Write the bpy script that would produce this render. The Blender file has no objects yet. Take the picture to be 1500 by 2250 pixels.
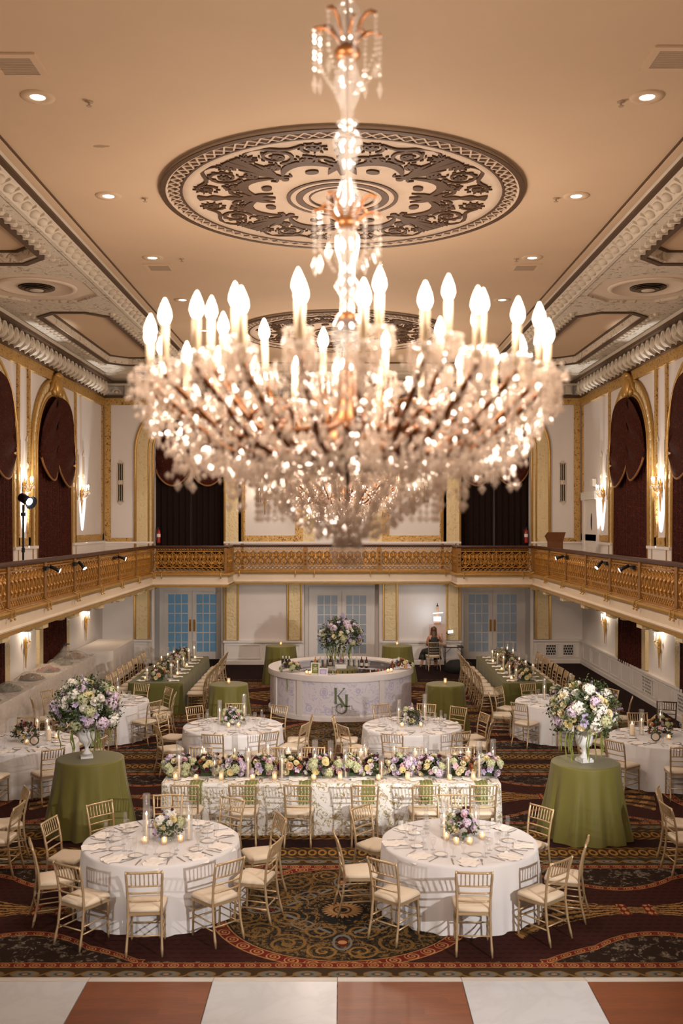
import bpy, bmesh, math, random
from math import sin, cos, pi, sqrt, atan2, radians as R
from mathutils import Vector, Matrix
S = bpy.context.scene
COL = S.collection
random.seed(7)
# ------------------------------------------------------------------ camera, view, world, large lights
cd = bpy.data.cameras.new('camera'); cam = bpy.data.objects.new('camera', cd); COL.objects.link(cam)
cam.location = (0, 0, 4.6); cam.rotation_euler = (pi/2, 0, 0)
cd.sensor_width = 36; cd.sensor_height = 36; cd.lens = 35.0
cd.shift_x = -2/2250; cd.shift_y = 25/2250
cd.clip_end = 200; cd.clip_start = 0.05
cd.dof.use_dof = True; cd.dof.focus_distance = 18.0; cd.dof.aperture_fstop = 1.55
S.camera = cam
S.view_settings.view_transform = 'Standard'; S.view_settings.look = 'None'
S.view_settings.gamma = 1; S.view_settings.use_curve_mapping = False
S.view_settings.exposure = 0.18
S.cycles.max_bounces = 6; S.cycles.diffuse_bounces = 3; S.cycles.glossy_bounces = 3
S.cycles.transmission_bounces = 5; S.cycles.transparent_max_bounces = 24
S.cycles.caustics_reflective = False; S.cycles.caustics_refractive = False
S.cycles.sample_clamp_indirect = 6; S.cycles.use_adaptive_sampling = True; S.cycles.adaptive_threshold = 0.015
w = bpy.data.worlds.new('world'); S.world = w; w.use_nodes = True
w.node_tree.nodes['Background'].inputs[0].default_value = (1.0, 0.78, 0.58, 1)
w.node_tree.nodes['Background'].inputs[1].default_value = 0.06
def lamp(kind, loc, power, col, target=None, size=0.1, angle=None, blend=0.5, name='lamp_light'):
    d = bpy.data.lights.new(name, kind); o = bpy.data.objects.new(name, d); COL.objects.link(o)
    o.location = loc; d.energy = power; d.color = col
    if kind in ('POINT', 'SPOT'): d.shadow_soft_size = size
    if kind == 'SPOT':
        d.spot_size = R(angle); d.spot_blend = blend
    if kind == 'AREA':
        d.size = size
    if target is not None:
        o.rotation_euler = (Vector(target) - Vector(loc)).to_track_quat('-Z', 'Y').to_euler()
    o['kind'] = 'helper'
    return o
WARM = (1.0, 0.82, 0.68); NEUT = (1.0, 0.96, 0.94); COOL = (0.93, 0.95, 1.0)
# chandelier glow (one per chandelier, the one over the dance floor and the ones behind the camera too)
for y_, pw in ((-6.4, 640), (4.4, 510), (15.2, 600), (26.0, 600)):
    for k_ in range(4):
        lamp('POINT', (0.02+.85*cos(k_*pi/2+.6), y_+.85*sin(k_*pi/2+.6), 6.0), pw/4, WARM, size=0.22, name='chandelier_glow')
# theatre spots clamped on the balcony rails either side of and behind the camera
lamp('SPOT', (5.6, 3.2, 4.25), 2100, NEUT, (-0.5, 12.4, 0.4), 0.04, 38, 0.6, 'rail_spot')
lamp('SPOT', (5.65, 3.5, 4.25), 3400, NEUT, (-0.7, 24, 1.0), 0.03, 32, 0.7, 'rail_spot')
lamp('SPOT', (-5.6, 3.2, 4.25), 700, NEUT, (0.8, 16, 0.8), 0.08, 42, 0.8, 'rail_spot')
# pin spots from the rails onto the table centres and the two urns
for s_, t_, pw in (((-5.7, 8.5, 4.0), (-2.19, 12.05, .9), 90), ((5.7, 8.5, 4.0), (1.45, 12.05, .9), 85),
                   ((-5.7, 15.5, 4.0), (-2.05, 18.9, .9), 130), ((5.7, 15.5, 4.0), (1.34, 18.9, .9), 130),
                   ((5.7, 17.5, 4.0), (4.68, 21.5, .9), 120), ((-5.7, 17.5, 4.0), (-5.13, 21.5, .9), 50),
                   ((-5.7, 9.5, 4.0), (-3.8, 15, 1.9), 330), ((5.7, 9.5, 4.0), (3.6, 14.75, 1.9), 420),
                   ((5.6, 3.3, 4.25), (0, 24.8, 1.9), 1500), ((5.7, 11, 4.0), (0.0, 15.2, .8), 500),
                   ((-5.7, 11, 4.0), (0.0, 15.2, .8), 300)):
    wide = 46 if abs(t_[0]) < .01 and t_[1] < 16 else (9 if t_[1] > 24 else 14 if t_[2] > 1.5 else 11)
    lamp('SPOT', s_, pw, COOL if t_[2] < 1.5 else NEUT, t_, 0.03, wide, 0.85, 'pin_spot')

# ------------------------------------------------------------------ helpers
def lin(c):
    return tuple((v/12.92 if v <= .04045 else ((v+.055)/1.055)**2.4) for v in (x/255 for x in c)) + (1,)
class MB:
    def __init__(s): s.v = []; s.f = []; s.mi = []; s.sm = []; s.m = 0; s.s = False
    def add(s, vs, fs):
        b = len(s.v); s.v += [tuple(p) for p in vs]
        for f in fs: s.f.append([b+i for i in f]); s.mi.append(s.m); s.sm.append(s.s)
        return s
    def box(s, x0, x1, y0, y1, z0, z1):
        if x0 > x1: x0, x1 = x1, x0
        if y0 > y1: y0, y1 = y1, y0
        v = [(x, y, z) for z in (z0, z1) for y in (y0, y1) for x in (x0, x1)]
        return s.add(v, [(0,2,3,1), (4,5,7,6), (0,1,5,4), (2,6,7,3), (0,4,6,2), (1,3,7,5)])
    def obox(s, c, ax, ay, az):
        c, ax, ay, az = map(Vector, (c, ax, ay, az))
        v = [c + ax*i + ay*j + az*k for k in (-1, 1) for j in (-1, 1) for i in (-1, 1)]
        return s.add(v, [(0,2,3,1), (4,5,7,6), (0,1,5,4), (2,6,7,3), (0,4,6,2), (1,3,7,5)])
    def tube(s, pts, r, n=6, cap=True, closed=False):
        pts = [Vector(p) for p in pts]; k = len(pts)
        rs = r if isinstance(r, (list, tuple)) else [r]*k
        t0 = (pts[1]-pts[0]).normalized()
        u = t0.orthogonal().normalized(); vs = []; last = t0
        for i, p in enumerate(pts):
            if closed: t = (pts[(i+1) % k]-pts[i-1]).normalized()
            else: t = (pts[min(i+1, k-1)]-pts[max(i-1, 0)])
            t = t.normalized() if t.length > 1e-9 else last
            u = (u - t*u.dot(t)); u = u.normalized() if u.length > 1e-6 else t.orthogonal().normalized()
            w_ = t.cross(u); last = t
            for j in range(n):
                a = 2*pi*(j+.5)/n; vs.append(p + (u*cos(a)+w_*sin(a))*rs[i])
        fs = []
        for i in range(k if closed else k-1):
            for j in range(n):
                a = i*n+j; b = i*n+(j+1) % n; c = ((i+1) % k)*n
                fs.append((a, b, c+(j+1) % n, c+j))
        if cap and not closed: fs += [tuple(range(n-1, -1, -1)), tuple((k-1)*n+j for j in range(n))]
        return s.add(vs, fs)
    def lathe(s, prof, n=16, c=(0, 0, 0), fn=None, cap=True):
        vs = []
        for i, (r, z) in enumerate(prof):
            for j in range(n):
                a = 2*pi*j/n; rr = fn(r, z, a, i) if fn else r
                vs.append((c[0]+rr*cos(a), c[1]+rr*sin(a), c[2]+z))
        fs = [(i*n+j, i*n+(j+1) % n, (i+1)*n+(j+1) % n, (i+1)*n+j) for i in range(len(prof)-1) for j in range(n)]
        if cap:
            if prof[0][0] > 1e-4: fs.append(tuple(range(n-1, -1, -1)))
            if prof[-1][0] > 1e-4: fs.append(tuple((len(prof)-1)*n+j for j in range(n)))
        return s.add(vs, fs)
    def ball(s, c, rx, ry=None, rz=None, nu=10, nv=6):
        ry = rx if ry is None else ry; rz = rx if rz is None else rz
        vs = [(c[0], c[1], c[2]-rz)]
        for i in range(1, nv):
            t = -pi/2+pi*i/nv
            vs += [(c[0]+rx*cos(t)*cos(2*pi*j/nu), c[1]+ry*cos(t)*sin(2*pi*j/nu), c[2]+rz*sin(t)) for j in range(nu)]
        vs.append((c[0], c[1], c[2]+rz)); L = len(vs)-1
        fs = [(0, 1+(j+1) % nu, 1+j) for j in range(nu)]
        for i in range(nv-2):
            a = 1+i*nu
            fs += [(a+j, a+(j+1) % nu, a+nu+(j+1) % nu, a+nu+j) for j in range(nu)]
        a = 1+(nv-2)*nu
        fs += [(a+j, a+(j+1) % nu, L) for j in range(nu)]
        return s.add(vs, fs)
    def octa(s, c, r, h, ax=None, n=4):
        c = Vector(c); ax = Vector(ax or (0, 0, 1)).normalized(); u = ax.orthogonal().normalized(); w_ = ax.cross(u)
        vs = [c-ax*h] + [c+(u*cos(2*pi*j/n)+w_*sin(2*pi*j/n))*r for j in range(n)] + [c+ax*h]
        return s.add(vs, [(0, 1+(j+1) % n, 1+j) for j in range(n)] + [(1+j, 1+(j+1) % n, n+1) for j in range(n)])
    def ribbon(s, pts, ws, z0, z1, M=None):
        # flat band along a 2D polyline (half widths ws), with thickness z0..z1
        k = len(pts); L = []; Rr = []
        for i in range(k):
            a = pts[max(i-1, 0)]; b = pts[min(i+1, k-1)]
            dx, dy = b[0]-a[0], b[1]-a[1]; l = sqrt(dx*dx+dy*dy) or 1
            w_ = ws[i] if isinstance(ws, (list, tuple)) else ws
            L.append((pts[i][0]-dy/l*w_, pts[i][1]+dx/l*w_)); Rr.append((pts[i][0]+dy/l*w_, pts[i][1]-dx/l*w_))
        vs = []
        for i in range(k): vs += [(*L[i], z0), (*Rr[i], z0), (*Rr[i], z1), (*L[i], z1)]
        fs = [(0, 1, 2, 3)]
        for i in range(k-1):
            a = 4*i; b = a+4
            fs += [(a, b, b+1, a+1), (a+1, b+1, b+2, a+2), (a+2, b+2, b+3, a+3), (a+3, b+3, b, a)]
        fs.append((4*k-1, 4*k-2, 4*k-3, 4*k-4))
        if M is not None: vs = [M @ Vector(p) for p in vs]
        return s.add(vs, fs)
    def prism(s, poly, z0, z1, M=None):
        n = len(poly); vs = [(*p, z0) for p in poly] + [(*p, z1) for p in poly]
        if M is not None: vs = [M @ Vector(p) for p in vs]
        return s.add(vs, [tuple(range(n-1, -1, -1)), tuple(range(n, 2*n))] + [(i, (i+1) % n, n+(i+1) % n, n+i) for i in range(n)])
    def sweep(s, path, prof, closed=False, up=(0, 0, 1)):
        # sweep 2D profile (offset along side, offset along up) along a path; mitred, path in a plane with normal `up`
        up = Vector(up); path = [Vector(p) for p in path]; k = len(path); n = len(prof); vs = []
        for i, p in enumerate(path):
            a = path[i-1] if (closed or i > 0) else None
            b = path[(i+1) % k] if (closed or i < k-1) else None
            d1 = (p-a).normalized() if a is not None else None
            d2 = (b-p).normalized() if b is not None else None
            d1 = d1 or d2; d2 = d2 or d1
            n1 = d1.cross(up); n2 = d2.cross(up); m = n1+n2; m = m.normalized() if m.length > 1e-6 else n1
            sc = 1/max(.25, m.dot(n1))
            for (o, h) in prof: vs.append(p + m*o*sc + up*h)
        fs = []
        for i in range(k if closed else k-1):
            for j in range(n):
                a = i*n+j; b = i*n+(j+1) % n; c = ((i+1) % k)*n
                fs.append((a, b, c+(j+1) % n, c+j))
        if not closed: fs += [tuple(range(n-1, -1, -1)), tuple((k-1)*n+j for j in range(n))]
        return s.add(vs, fs)
    def grid(s, rows):
        n = len(rows[0]); vs = [p for r in rows for p in r]
        return s.add(vs, [(i*n+j, i*n+j+1, (i+1)*n+j+1, (i+1)*n+j) for i in range(len(rows)-1) for j in range(n-1)])
    def mesh(s, name, mats):
        me = bpy.data.meshes.new(name); me.from_pydata(s.v, [], s.f)
        for m in (mats if isinstance(mats, (list, tuple)) else [mats]): me.materials.append(m)
        me.polygons.foreach_set('material_index', s.mi); me.polygons.foreach_set('use_smooth', s.sm)
        me.update(); return me
    def build(s, name, mats, parent=None, loc=(0, 0, 0), rz=0):
        return link(name, s.mesh(name, mats), parent, loc, rz)
def link(name, me, parent=None, loc=(0, 0, 0), rz=0):
    o = bpy.data.objects.new(name, me); COL.objects.link(o); o.location = loc; o.rotation_euler = (0, 0, rz)
    if parent is not None: o.parent = parent; KM.setdefault(parent.name, []).append(o)
    return o
KM = {}
def tag(o, label=None, cat=None, group=None, kind=None):
    if label: o['label'] = label
    if cat: o['category'] = cat
    if group: o['group'] = group
    if kind: o['kind'] = kind
    return o
def thing(name, label, cat, loc=(0, 0, 0), rz=0, group=None):
    o = bpy.data.objects.new(name, None); COL.objects.link(o); o.empty_display_size = .1
    o.location = loc; o.rotation_euler = (0, 0, rz); return tag(o, label, cat, group)
def struct(o): o['kind'] = 'structure'; return o
def copy_tree(o, parent=None):
    c = o.copy(); COL.objects.link(c)
    if parent is not None: c.parent = parent; KM.setdefault(parent.name, []).append(c)
    for ch in KM.get(o.name, [])[:]: copy_tree(ch, c)
    return c
def dup(o, loc, rz=0, label=None, group=None):
    c = copy_tree(o); c.location = loc; c.rotation_euler = (0, 0, rz)
    if label: c['label'] = label
    if group: c['group'] = group
    return c
HOURS = 'twelve one two three four five six seven eight nine ten eleven'.split()
def clock(deg):
    h = ((90-deg) % 360)/30; k = round(h*2) % 24
    return (HOURS[k//2]+" o'clock") if k % 2 == 0 else 'half past '+HOURS[k//2]

# ------------------------------------------------------------------ node expressions and materials
class E:
    nt = None
    def __init__(s, x): s.x = x
    @staticmethod
    def op(o, *a, clamp=False):
        n = E.nt.nodes.new('ShaderNodeMath'); n.operation = o; n.use_clamp = clamp
        for i, v in enumerate(a):
            v = v.x if isinstance(v, E) else v
            if isinstance(v, (int, float)): n.inputs[i].default_value = v
            else: E.nt.links.new(v, n.inputs[i])
        return E(n.outputs[0])
    def __add__(a, b): return E.op('ADD', a, b)
    __radd__ = __add__
    def __sub__(a, b): return E.op('SUBTRACT', a, b)
    def __rsub__(a, b): return E.op('SUBTRACT', b, a)
    def __mul__(a, b): return E.op('MULTIPLY', a, b)
    __rmul__ = __mul__
    def __truediv__(a, b): return E.op('DIVIDE', a, b)
    def __rtruediv__(a, b): return E.op('DIVIDE', b, a)
    def lt(a, b): return E.op('LESS_THAN', a, b)
    def gt(a, b): return E.op('GREATER_THAN', a, b)
    def abs(a): return E.op('ABSOLUTE', a)
    def sin(a): return E.op('SINE', a)
    def cos(a): return E.op('COSINE', a)
    def sqrt(a): return E.op('SQRT', a)
    def floor(a): return E.op('FLOOR', a)
    def fr(a): return E.op('FRACT', a)
    def mn(a, b): return E.op('MINIMUM', a, b)
    def mx(a, b): return E.op('MAXIMUM', a, b)
def atan(y, x): return E.op('ARCTAN2', y, x)
def wrap(x, p): return ((x/p+.5).fr()-.5)*p
def rng(x, a, b): return x.gt(a)*x.lt(b)
def hyp(x, y): return (x*x+y*y).sqrt()
def spiral(x, y, p, wd, Rm, sgn=1):
    r = hyp(x, y); return ((r/p-atan(y, x)*(sgn/(2*pi))).fr()-.5).abs().lt(wd)*r.lt(Rm)
def new_mat(name):
    m = bpy.data.materials.new(name); m.use_nodes = True; E.nt = m.node_tree
    return m, m.node_tree, m.node_tree.nodes['Principled BSDF']
def coords(kind='Object'):
    t = E.nt.nodes.new('ShaderNodeTexCoord'); sp = E.nt.nodes.new('ShaderNodeSeparateXYZ')
    E.nt.links.new(t.outputs[kind], sp.inputs[0])
    return [E(sp.outputs[i]) for i in range(3)], t.outputs[kind]
def noise(vec, scale, detail=3, rough=.5, out=0, dist=0):
    n = E.nt.nodes.new('ShaderNodeTexNoise'); n.inputs['Scale'].default_value = scale
    n.inputs['Detail'].default_value = detail; n.inputs['Roughness'].default_value = rough; n.inputs['Distortion'].default_value = dist
    if vec is not None: E.nt.links.new(vec, n.inputs['Vector'])
    return E(n.outputs[out])
def voro(vec, scale, feature='F1', out='Distance', rnd=1):
    n = E.nt.nodes.new('ShaderNodeTexVoronoi'); n.feature = feature; n.inputs['Scale'].default_value = scale
    n.inputs['Randomness'].default_value = rnd
    if vec is not None: E.nt.links.new(vec, n.inputs['Vector'])
    return E(n.outputs[out])
def vec3(x, y, z):
    n = E.nt.nodes.new('ShaderNodeCombineXYZ')
    for i, v in enumerate((x, y, z)):
        if isinstance(v, E): E.nt.links.new(v.x, n.inputs[i])
        else: n.inputs[i].default_value = v
    return n.outputs[0]
def mixc(fac, a, b):
    n = E.nt.nodes.new('ShaderNodeMix'); n.data_type = 'RGBA'
    for v, i in ((fac, 0), (a, 6), (b, 7)):
        v = v.x if isinstance(v, E) else v
        if isinstance(v, (tuple, list, int, float)): n.inputs[i].default_value = v
        else: E.nt.links.new(v, n.inputs[i])
    return E(n.outputs[2])
def setc(p, c): E.nt.links.new(c.x, p.inputs['Base Color'])
def bump(p, h, strength=.3, dist=.02):
    b = E.nt.nodes.new('ShaderNodeBump'); b.inputs['Strength'].default_value = strength; b.inputs['Distance'].default_value = dist
    E.nt.links.new(h.x, b.inputs['Height']); E.nt.links.new(b.outputs[0], p.inputs['Normal'])
def plain(name, c, rough=.6, metal=0, var=.06, scale=6, bmp=0, bscale=40, emit=None, es=0, spec=.5):
    m, nt, p = new_mat(name)
    p.inputs['Roughness'].default_value = rough; p.inputs['Metallic'].default_value = metal
    p.inputs['Specular IOR Level'].default_value = spec
    xyz, vec = coords(); c = lin(c)
    if var:
        d = tuple(v*(1-var*2.2) for v in c[:3])+(1,); b = tuple(min(1, v*(1+var)) for v in c[:3])+(1,)
        setc(p, mixc(noise(vec, scale, 4), d, b))
    else: p.inputs['Base Color'].default_value = c
    if bmp: bump(p, noise(vec, bscale, 3), bmp, .01)
    if emit:
        p.inputs['Emission Color'].default_value = lin(emit); p.inputs['Emission Strength'].default_value = es
    return m
def glassy(name, tint=(1, 1, 1, 1), base=.09, edge=.85, rough=.03, diff=0, dcol=(1, 1, 1, 1)):
    # thin clear glass: see-through face-on, mirror-like towards the edge
    m = bpy.data.materials.new(name); m.use_nodes = True; nt = m.node_tree; nt.nodes.clear(); E.nt = nt
    o = nt.nodes.new('ShaderNodeOutputMaterial'); tr = nt.nodes.new('ShaderNodeBsdfTransparent'); gl = nt.nodes.new('ShaderNodeBsdfGlossy')
    tr.inputs[0].default_value = tint; gl.inputs['Roughness'].default_value = rough
    lw = nt.nodes.new('ShaderNodeLayerWeight'); lw.inputs[0].default_value = .25
    f = E(lw.outputs['Facing']); f = (f*f*f)*edge+base
    mx_ = nt.nodes.new('ShaderNodeMixShader'); nt.links.new(f.x, mx_.inputs[0]); nt.links.new(tr.outputs[0], mx_.inputs[1]); nt.links.new(gl.outputs[0], mx_.inputs[2])
    out = mx_
    if diff:
        tl = nt.nodes.new('ShaderNodeBsdfTranslucent'); tl.inputs[0].default_value = dcol
        df = nt.nodes.new('ShaderNodeBsdfDiffuse'); df.inputs[0].default_value = dcol
        m1 = nt.nodes.new('ShaderNodeMixShader'); nt.links.new(tl.outputs[0], m1.inputs[1]); nt.links.new(df.outputs[0], m1.inputs[2])
        m2 = nt.nodes.new('ShaderNodeMixShader'); m2.inputs[0].default_value = diff
        nt.links.new(mx_.outputs[0], m2.inputs[1]); nt.links.new(m1.outputs[0], m2.inputs[2]); out = m2
    nt.links.new(out.outputs[0], o.inputs[0]); return m
def emis(name, c, s):
    m = bpy.data.materials.new(name); m.use_nodes = True; nt = m.node_tree; nt.nodes.clear()
    o = nt.nodes.new('ShaderNodeOutputMaterial'); e = nt.nodes.new('ShaderNodeEmission')
    e.inputs[0].default_value = c; e.inputs[1].default_value = s; nt.links.new(e.outputs[0], o.inputs[0]); return m
# ------------------------------------------------------------------ materials of the room
PLASTER = plain('ceiling_paint', (211, 181, 148), .8, var=.05, scale=.7)
def ornate(name, c, dark, scale, thr=.42, rough=.6, metal=0, bd=.03):
    # low relief plaster ornament: leaf-like cells with darker ground
    m, nt, p = new_mat(name); xyz, vec = coords()
    n1 = noise(vec, scale*.6, 2, .5, dist=1.5); v = voro(vec, scale, 'SMOOTH_F1')
    h = (n1*6.0).sin()*.5+.5; g = (h*.7+v*.5)
    setc(p, mixc(g.gt(thr), lin(dark), lin(c))); p.inputs['Roughness'].default_value = rough; p.inputs['Metallic'].default_value = metal
    bump(p, g, .5, bd); return m
_m = PLASTER; E.nt = _m.node_tree; _p = E.nt.nodes['Principled BSDF']; (_x, _y, _z), _v = coords()
_st = hyp((_x+3.2)/.16+noise(_v, 7, 3)*.8-.4, (_y-13.2)/.07+noise(_v, 9, 3)*.8-.4).lt(.7)
_old = _p.inputs['Base Color'].links[0].from_socket; setc(_p, mixc(_st*.5, E(_old), lin((96, 66, 36))))      # water stain by the left downlights
COVE = ornate('cove_relief', (214, 200, 180), (170, 152, 130), 9, .38)
COVEP = plain('cove_plaster', (214, 199, 178), .75, var=.08, scale=3)
BROWN = plain('bronze_paint', (84, 58, 32), .55, var=.15, scale=8)
MEDB = plain('medallion_bronze', (80, 51, 22), .6, var=.2, scale=12)
MEDW = plain('medallion_ground', (200, 176, 152), .7, var=.08, scale=4)
GOLD = ornate('gold_relief', (200, 160, 94), (124, 86, 40), 22, .40, .42, .3, .02)
GOLDP = plain('gilt', (202, 158, 86), .38, .45, var=.15, scale=14)
GOLDC = ornate('cream_gold_relief', (222, 200, 154), (210, 184, 134), 12, .36, .5, .15, .02)
RAIL = plain('gilded_iron', (182, 128, 52), .40, .35, var=.25, scale=5)
RAILD = plain('gilded_iron_dark', (150, 104, 44), .5, .3, var=.25, scale=5)
WALLP = plain('wall_panel_paint', (226, 217, 210), .7, var=.03, scale=2)
WHITE = plain('white_trim_paint', (232, 224, 216), .5, var=.03, scale=3)
FASC = plain('fascia_paint', (226, 205, 178), .6, var=.05, scale=2)
GREENISH = plain('side_panel_paint', (214, 210, 190), .7, var=.03, scale=2)
WOODR = plain('handrail_wood', (74, 38, 20), .4, var=.2, scale=6)
DARK = plain('dark_void', (22, 18, 16), .8, var=0)
BLACK = plain('black_metal', (20, 20, 22), .4, var=0)
CHROME = plain('nickel', (200, 196, 190), .2, .9, var=0)
BRASS = plain('brass', (190, 138, 66), .3, .9, var=.1)
CLEAR = glassy('clear_glass')
def curtain_mat(name, c, d):
    m, nt, p = new_mat(name); xyz, vec = coords()
    n = noise(vec, 26, 3, .6, dist=2.0)
    setc(p, mixc(n.gt(.56), lin(c), lin(d))); p.inputs['Roughness'].default_value = .8; p.inputs['Specular IOR Level'].default_value = .15; return m
CURT = curtain_mat('damask_curtain', (48, 18, 11), (98, 43, 22))
CURTD = curtain_mat('dark_curtain', (28, 15, 10), (38, 21, 13))
FRINGE = plain('gold_fringe', (150, 100, 50), .6, var=.2, scale=30)

def carpet():
    m, nt, p = new_mat('ballroom_carpet'); (x, y, z), vec = coords()
    u = wrap(x, 7.0); v = wrap(y-11.85, 4.92); av = v.abs(); au = u.abs(); r = hyp(u, v); th = atan(v, u)
    nz = noise(vec, 60, 2); nb = noise(vec, 7, 3, .6, dist=1.2); nb2 = noise(vec, 13, 2, .5, dist=2.5)
    MAR = lin((58, 24, 16)); MARD = lin((38, 16, 12)); RED = lin((104, 32, 22)); TAN = lin((176, 128, 78)); GLD = lin((122, 92, 48))
    BLK = lin((27, 23, 18)); GRY = lin((112, 108, 100)); OLV = lin((70, 56, 34)); GBL = lin((110, 104, 92)); BRN = lin((70, 46, 24))
    # maroon field with small dark diaper
    dp = (wrap(x+(y*9).floor()*.055, .11).abs().lt(.032))*(wrap(y, .111).abs().lt(.018))
    col = mixc(dp, MAR, MARD)
    # wheat sheaves tied at the sides
    du = (au-3.5)*1.0; ad = du.abs(); wv = v+nb*.1-.05
    half = .10+ad*ad*.30+ad*.05
    q = wv/half; sheaf = q.abs().lt(1)*ad.lt(1.75-q.abs()*.25)
    st = ((q*16+nb2*5+ad*4).sin())
    ear = ((ad*26+q.abs()*10).sin()).gt(.0)*ad.gt(1.0)
    lines = (st.gt(-.2)*(1-ear*.6))
    col = mixc(sheaf, col, mixc(lines, lin((48, 26, 14)), mixc(nb, lin((176, 132, 76)), lin((136, 100, 54)))))
    rib = wv.abs().lt(half+.05)*rng((ad-.15).abs(), -.1, .055)
    col = mixc(rib, col, mixc(((v*50).sin()+(ad*90).cos()).gt(.2), RED, TAN))
    # corner clusters on dark ground behind a scalloped scroll line
    bb = 1.40-.50*E.op('MAXIMUM', 0, 1-(ad/1.35)*(ad/1.35))
    bb = bb-.22*E.op('MAXIMUM', 0, 1-(ad/.75)*(ad/.75))
    cor = av.gt(bb)
    fl = (nb*11).sin().gt(-.1)
    fcol = mixc(nb2.gt(.52), OLV, mixc(nb.gt(.5), lin((158, 132, 104)), lin((120, 108, 100))))
    col = mixc(cor, col, mixc(fl*(av.lt(1.42)), lin((40, 26, 17)), fcol))
    def scroll(sd, off, per):
        # running wave scroll inside a band: sd along, off across (-1..1)
        a = wrap(sd, per)/per*2; k = hyp(a*1.15-.1, off*1.0)
        sp = ((k*2.2-atan(off, a*1.15-.1)*(1/(2*pi))).fr()-.5).abs().lt(.2)*k.lt(.95)
        return E.op('MAXIMUM', sp, off.abs().gt(.84))
    bl = (av-bb)/.055
    col = mixc(bl.abs().lt(1)*ad.lt(1.42), col, mixc(scroll(u, bl, .17), RED, TAN))
    # medallion
    ang = th/(pi/4); f8 = wrap(ang, 2).abs()      # mirrored octant 0..1
    lx = r*(f8*(pi/4)).cos(); ly = r*(f8*(pi/4)).sin()
    med = mixc((nb2*9+r*3).sin().gt(.9), BLK, OLV)
    def sp(cx, cy, p_, w_, rm, c, sg=1):
        nonlocal med
        med = mixc(spiral(lx-cx, ly-cy, p_, w_, rm, sg), med, c)
    sp(.62, .22, .11, .16, .22, GLD); sp(.95, .62, .12, .15, .26, GLD, -1); sp(1.15, .2, .10, .15, .20, lin((140, 104, 54)))
    sp(.45, .40, .09, .17, .15, GRY, -1)
    lf = rng(r, .28, 1.36)*((nb*14).sin().gt(.7))*(nb2.gt(.47))
    med = mixc(lf, med, GLD)
    zig = ((lx+ly-.80).abs().lt(.03))*(f8.gt(.25))*(f8.lt(.62))
    med = mixc(zig, med, GRY)
    heart = hyp((lx-.92)*1.1, ly*2.2).lt(.13); ring = rng(hyp((lx-.92)*1.0, ly*1.9), .16, .21)
    med = mixc(heart, med, lin((84, 26, 20))); med = mixc(ring, med, GRY)
    pet = r.lt(.16+.09*((th*12).cos()).abs()); med = mixc(pet, med, lin((164, 124, 78)))
    med = mixc(rng(r, .09, .115), med, BRN); med = mixc(r.lt(.06), med, BLK)
    small = hyp(lx-.92, ly).lt(.05); med = mixc(small, med, TAN)
    col = mixc(r.lt(1.40), col, med)
    bo = (r-1.47)/.085
    col = mixc(bo.abs().lt(1), col, mixc(scroll(th*1.47, bo, 2*pi*1.47/42), RED, TAN))
    # border bands across the room
    b1 = (av-1.485)/.06
    col = mixc(b1.abs().lt(1), col, mixc(scroll(x, b1, .16), RED, TAN))
    ov = hyp(wrap(x, .36)/.13, (av-1.69)/.065); o2 = hyp(wrap(x+.18, .36)/.05, (av-1.69)/.05)
    bc = mixc(((x*17).cos()*.06+(av-1.69)).abs().lt(.018), lin((62, 44, 22)), GLD)
    bc = mixc(ov.lt(1.15), bc, GLD); bc = mixc(ov.lt(1), bc, mixc(ov.lt(.5), GBL, lin((62, 66, 66)))); bc = mixc(ov.lt(.25), bc, TAN)
    col = mixc(rng(av, 1.56, 1.80), col, bc)
    rope = ((x*40+av*60).sin()).gt(0); arc = (hyp(wrap(x, .14)/.06, (av-2.06)/.12)-.8).abs().lt(.25)
    oc = mixc(rope, lin((66, 44, 20)), lin((132, 94, 40))); oc = mixc(rng(av, 1.9, 2.2), oc, mixc(arc, lin((58, 38, 18)), lin((150, 108, 48))))
    col = mixc(rng(av, 1.80, 2.28), col, oc)
    col = mixc(rng(av, 1.80, 1.83), col, lin((40, 50, 44)))
    col = mixc(av.gt(2.28), col, mixc(dp, lin((44, 18, 14)), lin((32, 13, 11))))
    # plain dark wine carpet by the far wall and along the sides
    pl = E.op('MAXIMUM', y.gt(29.3), x.abs().gt(6.9))
    col = mixc(pl, col, lin((36, 15, 12)))
    setc(p, mixc(nz*.5, col, mixc(.55, col, (0, 0, 0, 1))))
    p.inputs['Roughness'].default_value = .95; p.inputs['Specular IOR Level'].default_value = .15
    bump(p, nz, .25, .004); return m
b = MB(); b.box(-8.3, 8.3, -3, 34.6, -.2, 0); struct(b.build('floor', carpet()))

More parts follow.
